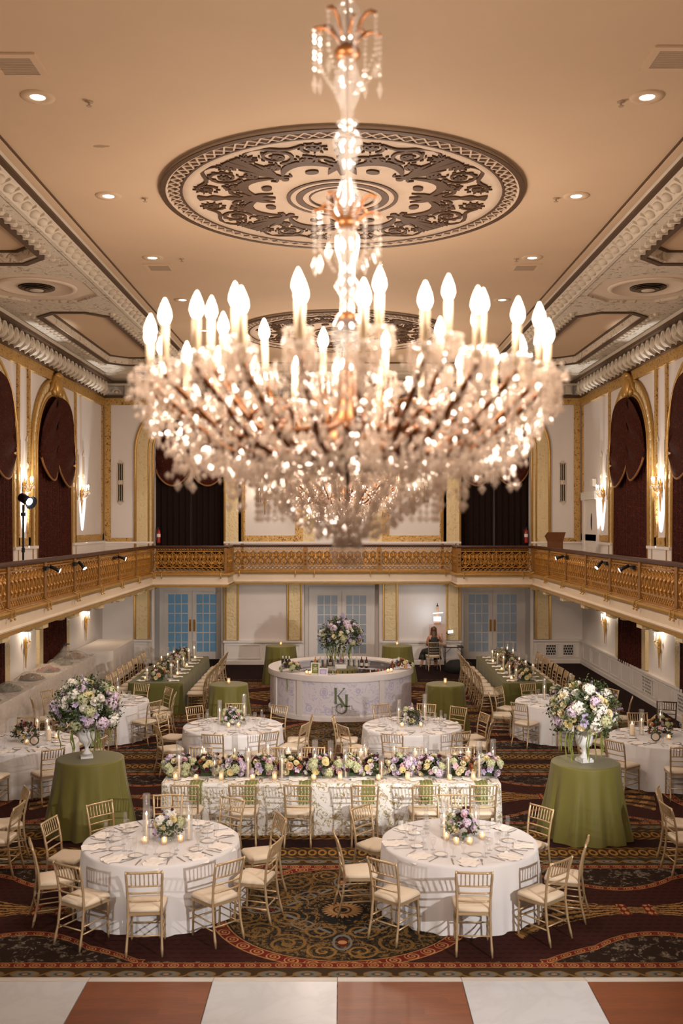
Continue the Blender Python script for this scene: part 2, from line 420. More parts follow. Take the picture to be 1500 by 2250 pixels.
# portable dance floor: every panel its own thing
wm, nt, p = new_mat('dance_panel_wood'); xyz, vec = coords(); x, y, z = xyz
pl_ = (y*9).floor(); gr = noise(vec3(x*1.2+pl_*3.7, y*30, z), 3, 5, .7); gr = ((gr-.3)*1.9).mx(0).mn(1)
pr = ((noise(vec3((x*1.1+pl_*.37).floor(), pl_, 0), .73, 1)-.3)*2.4).mx(0).mn(1)
setc(p, mixc(gr, lin((100, 54, 30)), mixc(pr, lin((166, 92, 44)), lin((120, 64, 30))))); p.inputs['Roughness'].default_value = .42
mm, nt, p = new_mat('dance_panel_marble'); xyz, vec = coords(); nn = noise(vec, 1.4, 5, .6, dist=1.0)
setc(p, mixc(((nn-.5).abs()*14).mn(1.0), lin((196, 199, 203)), lin((202, 205, 209)))); p.inputs['Roughness'].default_value = .25
TW = 1.246
for j in range(2):
    for i in range(-3, 4):
        cx = -.05+TW*i+TW/2; y1 = 9.93-TW*j; wood = (i+j) % 2 == 0
        b = MB(); b.box(-TW/2+.004, TW/2-.004, -TW+.004, -.004, .002, .03)
        nm = 'wood-look' if wood else 'white marble-look'
        pos = ['third left of centre', 'second left of centre', 'first left of centre', 'first right of centre', 'second right of centre', 'third right of centre', 'fourth right of centre'][i+3]
        o = b.build('dance_floor_panel', wm if wood else mm, None, (cx, y1, 0))
        tag(o, f"{nm} dance floor panel, {pos}, {'in the row along the carpet' if j == 0 else 'one row in from the carpet'}", 'dance floor panel', 'dance floor panels')
for i in range(-3, 4):
    b = MB(); x0 = -.05+TW*i; b.add([(x0+.003, 9.935, .002), (x0+TW-.003, 9.935, .002), (x0+TW-.003, 10.075, .002), (x0+.003, 10.075, .002), (x0+.003, 9.935, .03), (x0+TW-.003, 9.935, .03), (x0+TW-.003, 10.075, .006), (x0+.003, 10.075, .006)], [(3, 2, 1, 0), (4, 5, 6, 7), (0, 1, 5, 4), (1, 2, 6, 5), (2, 3, 7, 6), (3, 0, 4, 7)])
    pos = ['third left of centre', 'second left of centre', 'first left of centre', 'first right of centre', 'second right of centre', 'third right of centre', 'fourth right of centre'][i+3]
    tag(b.build('edge_ramp', plain('ramp_white', (214, 208, 200), .4, var=.02) if i == -3 else bpy.data.materials['ramp_white']), f'white sloping edge strip of the dance floor, {pos}', 'edge strip', 'dance floor edge strips')

# ------------------------------------------------------------------ walls
WX, YS, YC, YA = 7.9, 32.8, 32.5, 33.75   # side wall x, far side wall, lower centre wall, door alcoves
b = MB(); b.box(-8.2, -WX, -3, 34.4, 0, 9.7); struct(b.build('wall_left', WALLP))
b = MB(); b.box(WX, 8.2, -3, 34.4, 0, 9.7); struct(b.build('wall_right', WALLP))
b = MB()
b.box(-WX, -6.25, YS, 34.4, 0, 3.0); b.box(6.25, WX, YS, 34.4, 0, 3.0)
b.box(-6.25, -3.85, YA, 34.4, 0, 3.0); b.box(3.85, 6.25, YA, 34.4, 0, 3.0)
b.box(-3.85, -1.25, YC, 34.4, 0, 3.0); b.box(1.2, 3.85, YC, 34.4, 0, 3.0); b.box(-1.25, 1.2, YC+.75, 34.4, 0, 3.0)
b.box(-8.2, 8.2, YS+.75, 34.4, 3.0, 9.7)
# upper wall with two arched openings
def arch_hole(b, cx, hw, zs, x0, x1, z0, z1, ya, yb):
    b.box(x0, cx-hw, ya, yb, z0, z1); b.box(cx+hw, x1, ya, yb, z0, z1)
    N = 14
    for i in range(N):
        a0 = pi*i/N; a1 = pi*(i+1)/N
        p = [(cx+hw*cos(a0), zs+hw*sin(a0)), (cx+hw*cos(a0), z1), (cx+hw*cos(a1), z1), (cx+hw*cos(a1), zs+hw*sin(a1))]
        M = Matrix(((1, 0, 0, 0), (0, 0, 1, 0), (0, 1, 0, 0), (0, 0, 0, 1)))
        b.prism(p, ya, yb, M)
for sx in (-1, 1): arch_hole(b, sx*5.05, 1.16, 7.0, *sorted((sx*8.2, sx*3.0)), 3.0, 9.0, YS, YS+.76)
b.box(-3.0, 3.0, YS, YS+.76, 3.0, 9.0)
b.box(-8.2, 8.2, YS, YS+.8, 9.0, 9.7)
struct(b.build('wall_back', WALLP))
b = MB(); b.box(-8.2, 8.2, -3.2, -3, 0, 9.7); struct(b.build('wall_front', WALLP))

# ------------------------------------------------------------------ ceiling
b = MB(); b.box(-4.42, 4.42, -3, 30.9, 9.6, 9.8); b.box(-8.2, 8.2, -3.2, 34.4, 9.8, 10)
ZC, ZB = 9.55, 9.35     # coffer panels and beam soffits
for sx in (-1, 1):
    b.box(sx*4.42, sx*8.2, -3, 33.6, ZC+.005, 9.8)
b.box(-8.2, 8.2, 30.9, 33.6, ZC+.005, 9.8)
struct(b.build('ceiling', PLASTER))
def octo(x0, x1, y0, y1, c):
    return [(x0+c, y0), (x1-c, y0), (x1, y0+c), (x1, y1-c), (x1-c, y1), (x0+c, y1), (x0, y1-c), (x0, y0+c)]
def holed(b, outer, inner, z0, z1):
    # slab between an outer rectangle and an inner octagon (both 8 points, same order)
    n = 8; vs = [(*p, z0) for p in outer]+[(*p, z0) for p in inner]+[(*p, z1) for p in inner]
    b.add(vs, [(i, n+i, n+(i+1) % n, (i+1) % n) for i in range(n)]+[(n+i, 2*n+i, 2*n+(i+1) % n, n+(i+1) % n) for i in range(n)])
vents = [-1.8, 9.2, 20.2, 31.6]
for sx, nm in ((-1, 'left'), (1, 'right')):
    b = MB(); br = MB(); orn = MB()
    X0, X1 = 4.95, 7.5
    for k in range(3):
        ya, yb = vents[k]+1.55, vents[k+1]-1.55
        if k == 2: yb = 30.3
        oc = octo(5.45, 6.85, ya+.75, yb-.55, .45)
        out = [(X0, ya), (X1, ya), (X1, ya), (X1, yb), (X1, yb), (X0, yb), (X0, yb), (X0, ya)]
        holed(b, [(sx*x, y) for x, y in out], [(sx*x, y) for x, y in oc], ZB, ZC)
        for off, wd, z in ((-.02, .03, ZC), (.1, .06, ZB)):
            ring = octo(5.45-off, 6.85+off, ya+.75-off, yb-.55+off, .45)
            br.sweep([(sx*x, y, z-.01) for x, y in ring], [(-wd, -.02), (wd, -.02), (wd, .02), (-wd, .02)], closed=True)
        for (x_, n0) in ((5.2, 0), (7.1, 0)):
            nn_ = int((yb-ya-1.2)/.3)
            for i in range(nn_):
                yy = ya+.8+i*.3
                orn.ball((sx*x_, yy, ZB-.01), .07, .1, .05, 6, 4); orn.box(sx*x_-.09, sx*x_+.09, yy+.13, yy+.17, ZB-.05, ZB)
    for yv in vents[:3]:
        oc = octo(5.1, 7.3, yv-1.2, yv+1.2, .6); ya, yb = yv-1.55, yv+1.55
        out = [(X0, ya), (X1, ya), (X1, ya), (X1, yb), (X1, yb), (X0, yb), (X0, yb), (X0, ya)]
        holed(b, [(sx*x, y) for x, y in out], [(sx*x, y) for x, y in oc], ZB, ZB+.06)
    yv = vents[3]; b.box(sx*X0, sx*X1, 30.3, 32.8, ZB, ZB+.05)
    b.box(sx*4.90, sx*4.96, -3, 31.4, ZB, 9.6)
    struct(b.build('trim_ceiling_'+nm, COVE))
    b = MB()
    for yv in vents[:3]: b.prism([(sx*x, y) for x, y in octo(5.1, 7.3, yv-1.2, yv+1.2, .6)], ZB+.05, ZB+.1)
    struct(b.build('trim_vent_panel_'+nm, plain('vent_panel_paint', (226, 205, 182), .7, var=.05) if sx < 0 else bpy.data.materials['vent_panel_paint']))
    # beam edge: two bronze bands and the leaf frieze that slopes to the flat ceiling
    br.box(sx*4.40, sx*4.46, -3, 31, 9.57, 9.605); br.box(sx*4.58, sx*4.68, -3, 31, 9.50, 9.58)
    br.box(sx*7.46, sx*7.62, -3, 32.7, 9.16, 9.24)
    struct(br.build('trim_bronze_'+nm, BROWN))
    c2 = MB(); c2.sweep([(sx*4.42, -3, 9.60), (sx*4.42, 31, 9.60)], [(0, 0), (sx*.0, .1), (sx*.55, .1), (sx*.55, -.24), (sx*.46, -.25), (sx*.30, -.12), (sx*.16, -.06)])
    c2.sweep([(sx*7.5, -3, 9.35), (sx*7.5, 33, 9.35)], [(0, 0), (sx*.5, 0), (sx*.5, -.2), (sx*.12, -.19), (sx*.08, -.1)])
    struct(c2.build('trim_cove_'+nm, COVEP))
    for i in range(84):
        yy = -2.5+i*.4
        if yy > 30.8: break
        orn.s = True; orn.ball((sx*4.80, yy, 9.42), .10, .13, .07, 8, 5); orn.s = False
        orn.obox((sx*4.80, yy+.2, 9.43), (.11, 0, -.05*sx), (0, .025, 0), (0, 0, .03))
    # great egg cornice on top of the wall
    for i in range(90):
        yy = -2.4+i*.4
        if yy > 32.3: break
        orn.s = True; orn.ball((sx*7.70, yy, 8.97), .18, .125, .19, 10, 6); orn.s = False
        orn.tube([(sx*7.60, yy-.2+.4*t/8, 8.95+.24*sin(pi*t/8)-.02) for t in range(9)], .03, 5)
        orn.obox((sx*7.68, yy+.2, 8.95), (.08, 0, -.06*sx), (0, .03, 0), (.05*sx, 0, .16))
    struct(orn.build('trim_ornament_'+nm, COVEP))
    d = MB(); d.box(sx*7.72, sx*7.9, -3, 32.7, 8.72, 8.80); struct(d.build('trim_cornice_'+nm, BROWN))
    g = MB(); g.box(sx*7.82, sx*7.9, -3, 32.7, 8.46, 8.72); struct(g.build('trim_gold_'+nm, GOLD))
# far end of the ceiling
br = MB(); br.box(-4.4, 4.4, 30.86, 30.95, 9.56, 9.605); br.box(-7.5, 7.5, 32.34, 32.5, 9.16, 9.24); br.box(-7.9, 7.9, 32.62, 32.8, 8.72, 8.80); struct(br.build('trim_bronze_back', BROWN))
c2 = MB(); c2.box(-4.9, 4.9, 30.95, 31.4, 9.35, 9.6); c2.box(-7.9, 7.9, 31.4, 32.8, 9.3, 9.55); c2.box(-7.9, 7.9, 32.45, 32.8, 9.1, 9.35)
for i in range(38):
    x_ = -7.4+i*.4
    if i % 2: c2.box(x_-.11, x_+.11, 32.52, 32.8, 8.82, 9.1); c2.box(x_-.06, x_+.06, 32.48, 32.8, 8.86, 9.06)
    else:
        c2.tube([(x_+.14*cos(pi*t/8), 32.6, 8.86+.14*sin(pi*t/8)) for t in range(9)], .025, 5); c2.ball((x_, 32.62, 8.9), .05)
struct(c2.build('trim_cornice_back', COVEP))
g = MB(); g.box(-7.9, 7.9, 32.74, 32.8, 8.5, 8.72); struct(g.build('trim_gold_back', GOLD))

# round ceiling vents
def vent(x, y, label, part=False):
    t = thing('ceiling_vent', label, 'vent', (x, y, ZB+.05 if not part else ZB))
    b = MB(); b.s = True; b.lathe([(.80, -.004), (.79, -.03), (.70, -.035), (.68, -.008), (.36, -.008)], 48, cap=False); b.build('ring', bpy.data.materials['vent_panel_paint'], t)
    b = MB(); b.lathe([(.37, -.006), (.01, -.005)], 40); b.build('opening', DARK, t)
    b = MB(); b.s = True
    for r_, z in ((.31, -.03), (.25, -.05), (.19, -.07)): b.lathe([(r_, z+.02), (r_+.05, z), (r_+.05, z-.006), (r_, z+.014)], 36)
    b.build('louvre_ring', plain('vent_ring', (96, 72, 50), .5) if 'vent_ring' not in bpy.data.materials else bpy.data.materials['vent_ring'], t)
    b = MB(); b.s = True; b.lathe([(.14, -.07), (.13, -.085), (.01, -.09)], 24); b.build('centre_disc', COVEP, t)
vent(-6.2, 20.2, 'round plaster vent with dark rings in the left side ceiling'); vent(6.2, 20.2, 'round plaster vent with dark rings in the right side ceiling')
vent(-6.3, 31.6, 'round vent at the far end of the left side ceiling', True); vent(6.3, 31.6, 'round vent at the far end of the right side ceiling', True)
# ------------------------------------------------------------------ ceiling medallions
def pol(r, a): return (r*cos(R(a)), r*sin(R(a)))
def medallion_meshes():
    w_ = MB(); w_.s = True
    w_.lathe([(2.72, 0), (2.70, -.05), (2.64, -.06), (2.62, -.03), (2.44, -.03), (2.42, -.05), (2.30, -.045), (2.26, -.02), (1.0, -.018), (.86, -.03), (.84, -.045), (.52, -.04), (.5, -.02), (.01, -.02)], 96)
    d = MB()
    def ring(r0, r1, z): d.lathe([(r0, z), (r0, z-.012), (r1, z-.012), (r1, z)], 96, cap=False)
    ring(2.66, 2.74, -.055); ring(2.41, 2.45, -.045); ring(.79, .85, -.04); ring(.60, .71, -.042); ring(.485, .51, -.038); ring(.12, .25, -.018)
    ring(2.45, 2.61, -.028)
    x = MB()
    N = 84
    for i in range(N):
        for sg in (-1, 1):
            a0, a1 = 360*(i-.5*sg)/N, 360*(i+.5*sg)/N
            x.ribbon([pol(2.44, a0), pol(2.62, a1)], .013, -.055, -.04)
    d.s = False
    def one(T):
        def rb(pts, ws): d.ribbon([T(p) for p in pts], ws, -.045, -.012)
        def blob(c, rx, ry, rot=0, n=10):
            d.prism([T((c[0]+rx*cos(t)*cos(rot)-ry*sin(t)*sin(rot), c[1]+rx*cos(t)*sin(rot)+ry*sin(t)*cos(rot))) for t in [2*pi*k/n for k in range(n)]], -.045, -.012)
        def leaf(p, a, l, w_): rb([(p[0]+l*t*cos(a+t*.7), p[1]+l*t*sin(a+t*.7)) for t in (0, .3, .6, 1)], [w_*.3, w_, w_*.8, .002])
        def spir(c, r0, turns, a0, sg, w0):
            n = 26; pts = []; ws = []
            for k in range(n):
                t = k/(n-1); rr = r0*(1-t)**.8+.02; a = a0+sg*t*turns*2*pi
                pts.append((c[0]+rr*cos(a), c[1]+rr*sin(a))); ws.append(w0*(1-.5*t))
            rb(pts, ws); blob(c, .045, .045)
            for k in range(6): leaf((c[0]+.04*cos(k*1.05), c[1]+.04*sin(k*1.05)), k*1.05, .06, .02)
            for k in range(10):
                a = a0+k*.6; leaf((c[0]+r0*.95*cos(a), c[1]+r0*.95*sin(a)), a+1.1*sg, .07, .014)
        rb([pol(1.30+.27*sin(pi*t/12), 4+37*t/12) for t in range(13)], [.015+.065*sin(pi*t/12) for t in range(13)])
        blob(pol(1.2, 21), .10, .075, R(21)+pi/2, 14)
        spir(pol(1.93, 28), .23, 1.7, R(200), 1, .026); spir(pol(1.66, 17), .14, 1.4, R(20), -1, .022)
        spir(pol(2.06, 11), .15, 1.4, R(160), -1, .024); spir(pol(1.62, 36.5), .09, 1.2, R(60), 1, .018); spir(pol(2.08, 39), .10, 1.2, R(230), -1, .02)
        rb([pol(1.62+.1*sin(t*.9), 5+t*3.2) for t in range(9)], [.03, .028, .026, .024, .022, .02, .018, .014, .006])
        rb([pol(2.2-.1*sin(t*.8), 14+t*3) for t in range(9)], [.006, .02, .026, .03, .03, .026, .02, .014, .006])
        for k in range(8):
            a = 4+k*5; leaf(pol(1.55+.62*((k*7) % 10)/10, a), R(a+k*47), .10, .022)
        # eagle half
        rb([pol(1.02, .6), pol(1.2, 1.2), pol(1.42, 2.4), pol(1.55, 1)], [.02, .045, .07, .03])
        rb([pol(1.38, 2), pol(1.22, 7), pol(1.06, 11)], [.07, .05, .003]); rb([pol(1.45, 2), pol(1.5, 7), pol(1.62, 9)], [.05, .03, .002])
        rb([pol(1.5, .4), pol(1.7, 1.0), pol(1.8, .5), pol(1.95, 1.6), pol(2.05, .6), pol(2.2, 1.2)], [.025, .05, .02, .055, .025, .06])
        # robed figure half
        blob(pol(1.16, 44.4), .05, .045); rb([pol(1.2, 44.5), pol(1.35, 44), pol(1.5, 43.9), pol(1.8, 43.4), pol(2.2, 42.7)], [.025, .045, .035, .05, .08])
        rb([pol(1.3, 43), pol(1.22, 40), pol(1.2, 37.5), pol(1.28, 36)], [.025, .02, .018, .012]); rb([pol(1.42, 43.5), pol(1.62, 40.5), pol(1.9, 39.8)], [.04, .05, .005])
    for q in range(4):
        for mir in (1, -1):
            ca, sa = cos(q*pi/2), sin(q*pi/2)
            one(lambda p, ca=ca, sa=sa, mir=mir: (p[0]*ca-p[1]*mir*sa, p[0]*sa+p[1]*mir*ca))
    return w_.mesh('plaster_disc', MEDW), d.mesh('bronze_relief', MEDB), x.mesh('lattice_ring', MEDW)
mA, mB_, mC = medallion_meshes()
t = None
for yy, lb in ((15.2, 'large round ceiling medallion with bronze scrolls, nearer of the two'), (26.0, 'round ceiling medallion with bronze scrolls, farther one seen behind the candle bulbs')):
    t = thing('ceiling_medallion', lb, 'ceiling medallion', (0, yy, 9.6))
    link('plaster_disc', mA, t); link('bronze_relief', mB_, t); link('lattice_ring', mC, t)

# ------------------------------------------------------------------ downlights, vents, sprinklers
DLON = emis('downlight_glow', (1, .95, .88, 1), 9)
pos = ['first', 'second', 'third', 'fourth', 'fifth', 'sixth']
proto = None
for sx, nm in ((-1, 'left'), (1, 'right')):
    for k in range(6):
        y_ = 11.67+3.53*k
        t = thing('downlight', f'round recessed ceiling light, {pos[k]} from the front in the {nm} row', 'ceiling light', (sx*3.57, y_, 9.6), 0, 'recessed ceiling lights')
        b = MB(); b.s = True; b.lathe([(.20, 0), (.195, -.012), (.095, -.014), (.085, -.003)], 28, cap=False); b.build('trim_ring', PLASTER, t)
        b = MB(); b.lathe([(.09, -.004), (.001, -.0045)], 24, cap=False); b.build('lens', DLON, t)
        lamp('SPOT', (sx*3.57, y_, 9.58), 140, NEUT, (sx*3.57, y_, 0), .08, 135, 1.0, 'downlight_lamp')
VB = plain('vent_grille_paint', (176, 150, 124), .7, var=.05)
for x_, y_, lb in ((-3.55, 10.86, 'square ceiling air grille nearest the camera on the left'), (3.55, 10.7, 'square ceiling air grille nearest the camera on the right'), (-3.57, 19.45, 'square ceiling air grille farther back on the left'), (3.57, 19.45, 'square ceiling air grille farther back on the right')):
    t = thing('ceiling_grille', lb, 'vent', (x_, y_, 9.6))
    b = MB(); b.sweep([(-.24, -.24, -.01), (.24, -.24, -.01), (.24, .24, -.01), (-.24, .24, -.01)], [(-.04, -.01), (.04, -.01), (.04, .01), (-.04, .01)], closed=True); b.build('frame', PLASTER, t)
    b = MB()
    for i in range(10): b.box(-.2, .2, -.2+i*.04, -.2+i*.04+.03, -.012, -.002)
    b.build('slats', VB, t)
for x_, y_, lb in ((-3.0, 11.8, 'ceiling sprinkler beside the nearest left downlight'), (3.3, 11.8, 'ceiling sprinkler beside the nearest right downlight'), (-3.03, 15.3, 'ceiling sprinkler beside the second left downlight'), (3.28, 15.3, 'ceiling sprinkler beside the second right downlight'), (-3.03, 18.8, 'ceiling sprinkler beside the third left downlight'), (3.28, 18.8, 'ceiling sprinkler beside the third right downlight')):
    b = MB(); b.lathe([(.05, 0), (.045, -.01), (.012, -.012), (.012, -.05), (.035, -.055), (.03, -.062), (.002, -.062)], 12)
    tag(b.build('sprinkler', VB, None, (x_, y_, 9.6)), lb, 'sprinkler')

# ------------------------------------------------------------------ arches, curtains, gilt bands of the upper walls
def arch_path(c, hw, z0, zs, N=20, put=None):
    p = [(c-hw, z0), (c-hw, zs)]+[(c-hw*cos(pi*i/N), zs+hw*sin(pi*i/N)) for i in range(1, N)]+[(c+hw, zs), (c+hw, z0)]
    return [put(a, z) for a, z in p]
def arch_frame(name, c, hw, z0, zs, put, up, sg, wd=.45):
    g = MB()
    for off, m, pr in ((.02, 1, .05), (.16, 1, .04), (wd-.02, 1, .06)):
        g.m = 1; g.s = True
        g.tube([Vector(p)+Vector(up)*.05 for p in arch_path(c, hw+off, z0, zs, 20, put)], pr*.8, 6)
    g.m = 0; g.s = False
    path = arch_path(c, hw+wd/2, z0, zs, 20, put)
    g.sweep(path, [(-wd/2, 0), (wd/2, 0), (wd/2, .05), (-wd/2, .05)], up=up)
    # relief blocks in the band
    pp = arch_path(c, hw+wd*.62, z0, zs, 26, put)
    acc = 0; last = Vector(pp[0]); U = Vector(up)
    for q in pp[1:]:
        q = Vector(q); d = q-last; n = max(1, int(d.length/.2)); dn = d.normalized(); sd = dn.cross(U)
        for k in range(n):
            cpos = last+d*((k+.5)/n)+U*.055; g.m = 0
            g.obox(cpos, dn*.06, sd*wd*.14, U*.012)
        last = q
    struct(g.build(name, [GOLDC, GOLDP]))
def fold_sheet(b, w_, z0, z1, put, amp=.06, per=.22, nz=5, seed=0, top=None):
    n = max(8, int(w_/per*6)); rn = random.Random(seed); ph = [rn.uniform(-.5, .5) for _ in range(n+1)]; rows = []
    for k in range(nz+1):
        t = k/nz; row = []
        for i in range(n+1):
            x = -w_/2+w_*i/n
            zt = z1 if top is None else top(x)
            z = z0+(zt-z0)*t
            dd = amp*(.5+.5*sin(2*pi*x/per+ph[i]*.8))*(1-.35*t)+.02*sin(x*3+seed)
            row.append(put(x, z, dd))
        rows.append(row)
    b.grid(rows)
def swag(b, fr, x0, x1, zt, zb, put, zc=None, n=16, m=26):
    rows = []
    for i in range(m+1):
        v = i/m; row = []
        for j in range(n+1):
            u = j/n; x = x0+(x1-x0)*u
            zT = zt(x); sag = (zT-zb-.55*(1-sin(pi*u)**.7))*v
            row.append(put(x, zT-sag, .10+.035*sin(v*20+3*u)+.08*sin(pi*u)))
        rows.append(row)
    b.grid(rows); fr.tube(rows[-1], .03, 6)
for sx, nm in ((-1, 'left'), (1, 'right')):
    for cy, wn in ((27.2, 'far'), (22.0, 'near')):
        put = lambda a, z, sx=sx: (sx*(WX-.0), a, z)
        arch_frame(f'trim_arch_{nm}_{wn}', cy, 1.6, 3.1, 6.46, put, (-sx, 0, 0), sx)
        k = MB(); k.s = True
        X = sx*(WX-.1)
        k.ball((X, cy, 8.36), .12, .22, .3, 10, 6); k.ball((X-sx*.06, cy, 8.62), .1, .3, .1, 10, 6)
        for s_ in (-1, 1):
            k.tube([(X, cy+s_*(.1+.1*i), 8.55-.06*i+.1*sin(i)) for i in range(6)], [.08, .08, .07, .06, .05, .02], 6); k.ball((X, cy+s_*.25, 8.2), .08, .12, .16, 8, 5)
        struct(k.build(f'trim_cartouche_{nm}_{wn}', GOLDP))
        t = thing('window_curtain', f'dark red damask curtain with swags in the {wn} arched window, upper {nm} wall', 'curtain', (sx*WX, cy, 3.1), 0, 'upper arched window curtains')
        pt = lambda x, z, d, sx=sx: (-sx*(.03+d), x, z-3.1)
        top = lambda x: 6.46+sqrt(max(0.001, 1.58**2-x*x))
        b = MB(); b.s = True
        for h in (-1, 1):
            fold_sheet(b, 1.56, 3.15, 7, lambda x, z, d, h=h: pt(x+h*.79, z, d), .07, .24, 8, seed=int(cy)+h, top=lambda x, h=h: top(x+h*.79))
        b.build('drape', CURT, t)
        b = MB(); fr = MB(); b.s = True; fr.s = True
        swag(b, fr, -1.58, .15, top, 5.75, pt); swag(b, fr, -.15, 1.58, top, 5.62, lambda x, z, d: pt(x, z, d+.03))
        b.build('swag_valance', CURT, t); fr.build('fringe', FRINGE, t)
    # wall bands and panels of the upper walls
    g = MB(); put = lambda y0, y1, z0, z1, d=.05: g.box(sx*(WX-d), sx*WX, y0, y1, z0, z1)
    for y0, y1 in ((29.30, 32.78), (24.12, 25.08)):
        put(y0, y0+.14, 4.05, 8.46); put(y1-.16, y1, 4.05, 8.46); put(y0, y1, 4.05, 4.25)
    struct(g.build(f'trim_gilt_bands_{nm}', GOLD))
    w_ = MB()
    for y0, y1 in ((28.9, 30.3) if sx > 0 else (28.9, 32.8), (23.7, 25.5)):
        w_.box(sx*(WX-.08), sx*WX, y0, y1, 3.05, 3.98); w_.box(sx*(WX-.13), sx*WX, y0, y1, 3.96, 4.03)
    struct(w_.build(f'trim_wainscot_upper_{nm}', WHITE))
# back wall, upper storey
g = MB(); gc = MB()
def bk(b, x0, x1, z0, z1, d=.05): b.box(x0, x1, YS-d, YS, z0, z1)
for s_ in (-1, 1):
    bk(g, *sorted((s_*7.82, s_*7.62)), 4.0, 8.5); bk(g, *sorted((s_*7.62, s_*6.9)), 4.0, 4.12)
    bk(gc, *sorted((s_*3.84, s_*3.42)), 4.0, 8.5, .08); bk(g, *sorted((s_*3.42, s_*3.2)), 4.0, 8.5); bk(g, *sorted((s_*1.55, s_*1.3)), 4.0, 8.5); bk(g, *sorted((s_*3.2, s_*1.55)), 4.0, 4.2)
    bk(gc, *sorted((s_*1.3, s_*.9)), 4.0, 8.5, .08)
struct(g.build('trim_gilt_bands_back', GOLD)); struct(gc.build('trim_pilasters_upper_back', GOLDC))
for s_, nm in ((-1, 'left'), (1, 'right')):
    arch_frame('trim_arch_back_'+nm, s_*5.05, 1.16, 3.1, 7.0, lambda a, z: (a, YS, z), (0, -1, 0), 1, .62)
w_ = MB(); w_.box(-7.9, -6.25, YS-.06, YS, 3.05, 3.98); w_.box(6.25, 7.9, YS-.06, YS, 3.05, 3.98); w_.box(-3.88, 3.88, YS-.06, YS, 3.05, 3.98); w_.box(-7.9, -6.2, YS-.12, YS, 3.94, 4.0); w_.box(6.2, 7.9, YS-.12, YS, 3.94, 4.0); w_.box(-3.9, 3.9, YS-.12, YS, 3.94, 4.0)
struct(w_.build('trim_wainscot_upper_back', WHITE))
for s_, nm in ((-1, 'left'), (1, 'right')):
    t = thing('alcove_curtain', f'dark striped curtain closing the arched {nm} alcove above the back balcony', 'curtain', (s_*5.05, YS+.45, 3.05), 0, 'alcove curtains')
    b = MB(); b.s = True
    for h in (-1, 1): fold_sheet(b, 1.14, 0.02, 5.2, lambda x, z, d, h=h: (x+h*.59, -d, z), .09, .2, 4, seed=5+h)
    b.build('drape', CURTD, t)
    b = MB(); fr = MB(); b.s = True; fr.s = True
    for h in (-1, 1): swag(b, fr, h*.58-.57, h*.58+.57, lambda x: 4.6, 2.8, lambda x, z, d: (x, -d-.06, z))
    b.build('swag_valance', CURT, t); fr.build('fringe', FRINGE, t)
# black grilles with pale frames
GR = None
def grille(loc, rz, label):
    global GR
    if GR is None:
        a = MB()
        for x_ in (-.09, .09): a.box(x_-.012, x_+.012, -.03, 0, -.62, .62)
        for z_ in (-.62, .62): a.box(-.102, .102, -.03, 0, z_-.012, z_+.012)
        for x_ in (-.03, .03): a.box(x_-.008, x_+.008, -.028, 0, -.62, .62)
        for z_, s_ in ((.62, 1), (-.62, -1)): a.add([(-.12, -.03, z_), (.12, -.03, z_), (0, -.03, z_+.13*s_), (-.12, 0, z_), (.12, 0, z_), (0, 0, z_+.13*s_)], [(0, 1, 2), (3, 5, 4), (0, 2, 5, 3), (1, 4, 5, 2), (0, 3, 4, 1)])
        a.octa((0, -.03, 0), .1, .03, (0, 1, 0)); c = MB(); c.box(-.09, .09, -.012, -.001, -.62, .62)
        GR = (a.mesh('frame', COVEP), c.mesh('dark_panel', DARK))
    t = thing('wall_grille', label, 'wall grille', loc, rz, 'black wall grilles'); link('frame', GR[0], t); link('dark_panel', GR[1], t)
grille((-7.3, YS, 5.95), 0, 'black slotted wall grille beside the left end of the back balcony'); grille((7.25, YS, 5.95), 0, 'black slotted wall grille beside the right end of the back balcony')
for sx, nm in ((-1, 'left'), (1, 'right')):
    for yc, wn in ((30.0, 'between arch and back corner'), (24.6, 'between the two arches')):
        for d_, q in ((.32, 'nearer'), (-.32, 'farther')):
            grille((sx*(WX), yc-d_, 6.05), -sx*pi/2 if sx > 0 else pi/2, f'{q} of the two tall grilles {wn}, {nm} wall')
grille((-2.75, YS, 5.9), 0, 'black slotted grille behind the left sconce of the back balcony'); grille((2.75, YS, 5.9), 0, 'black slotted grille behind the right sconce of the back balcony')

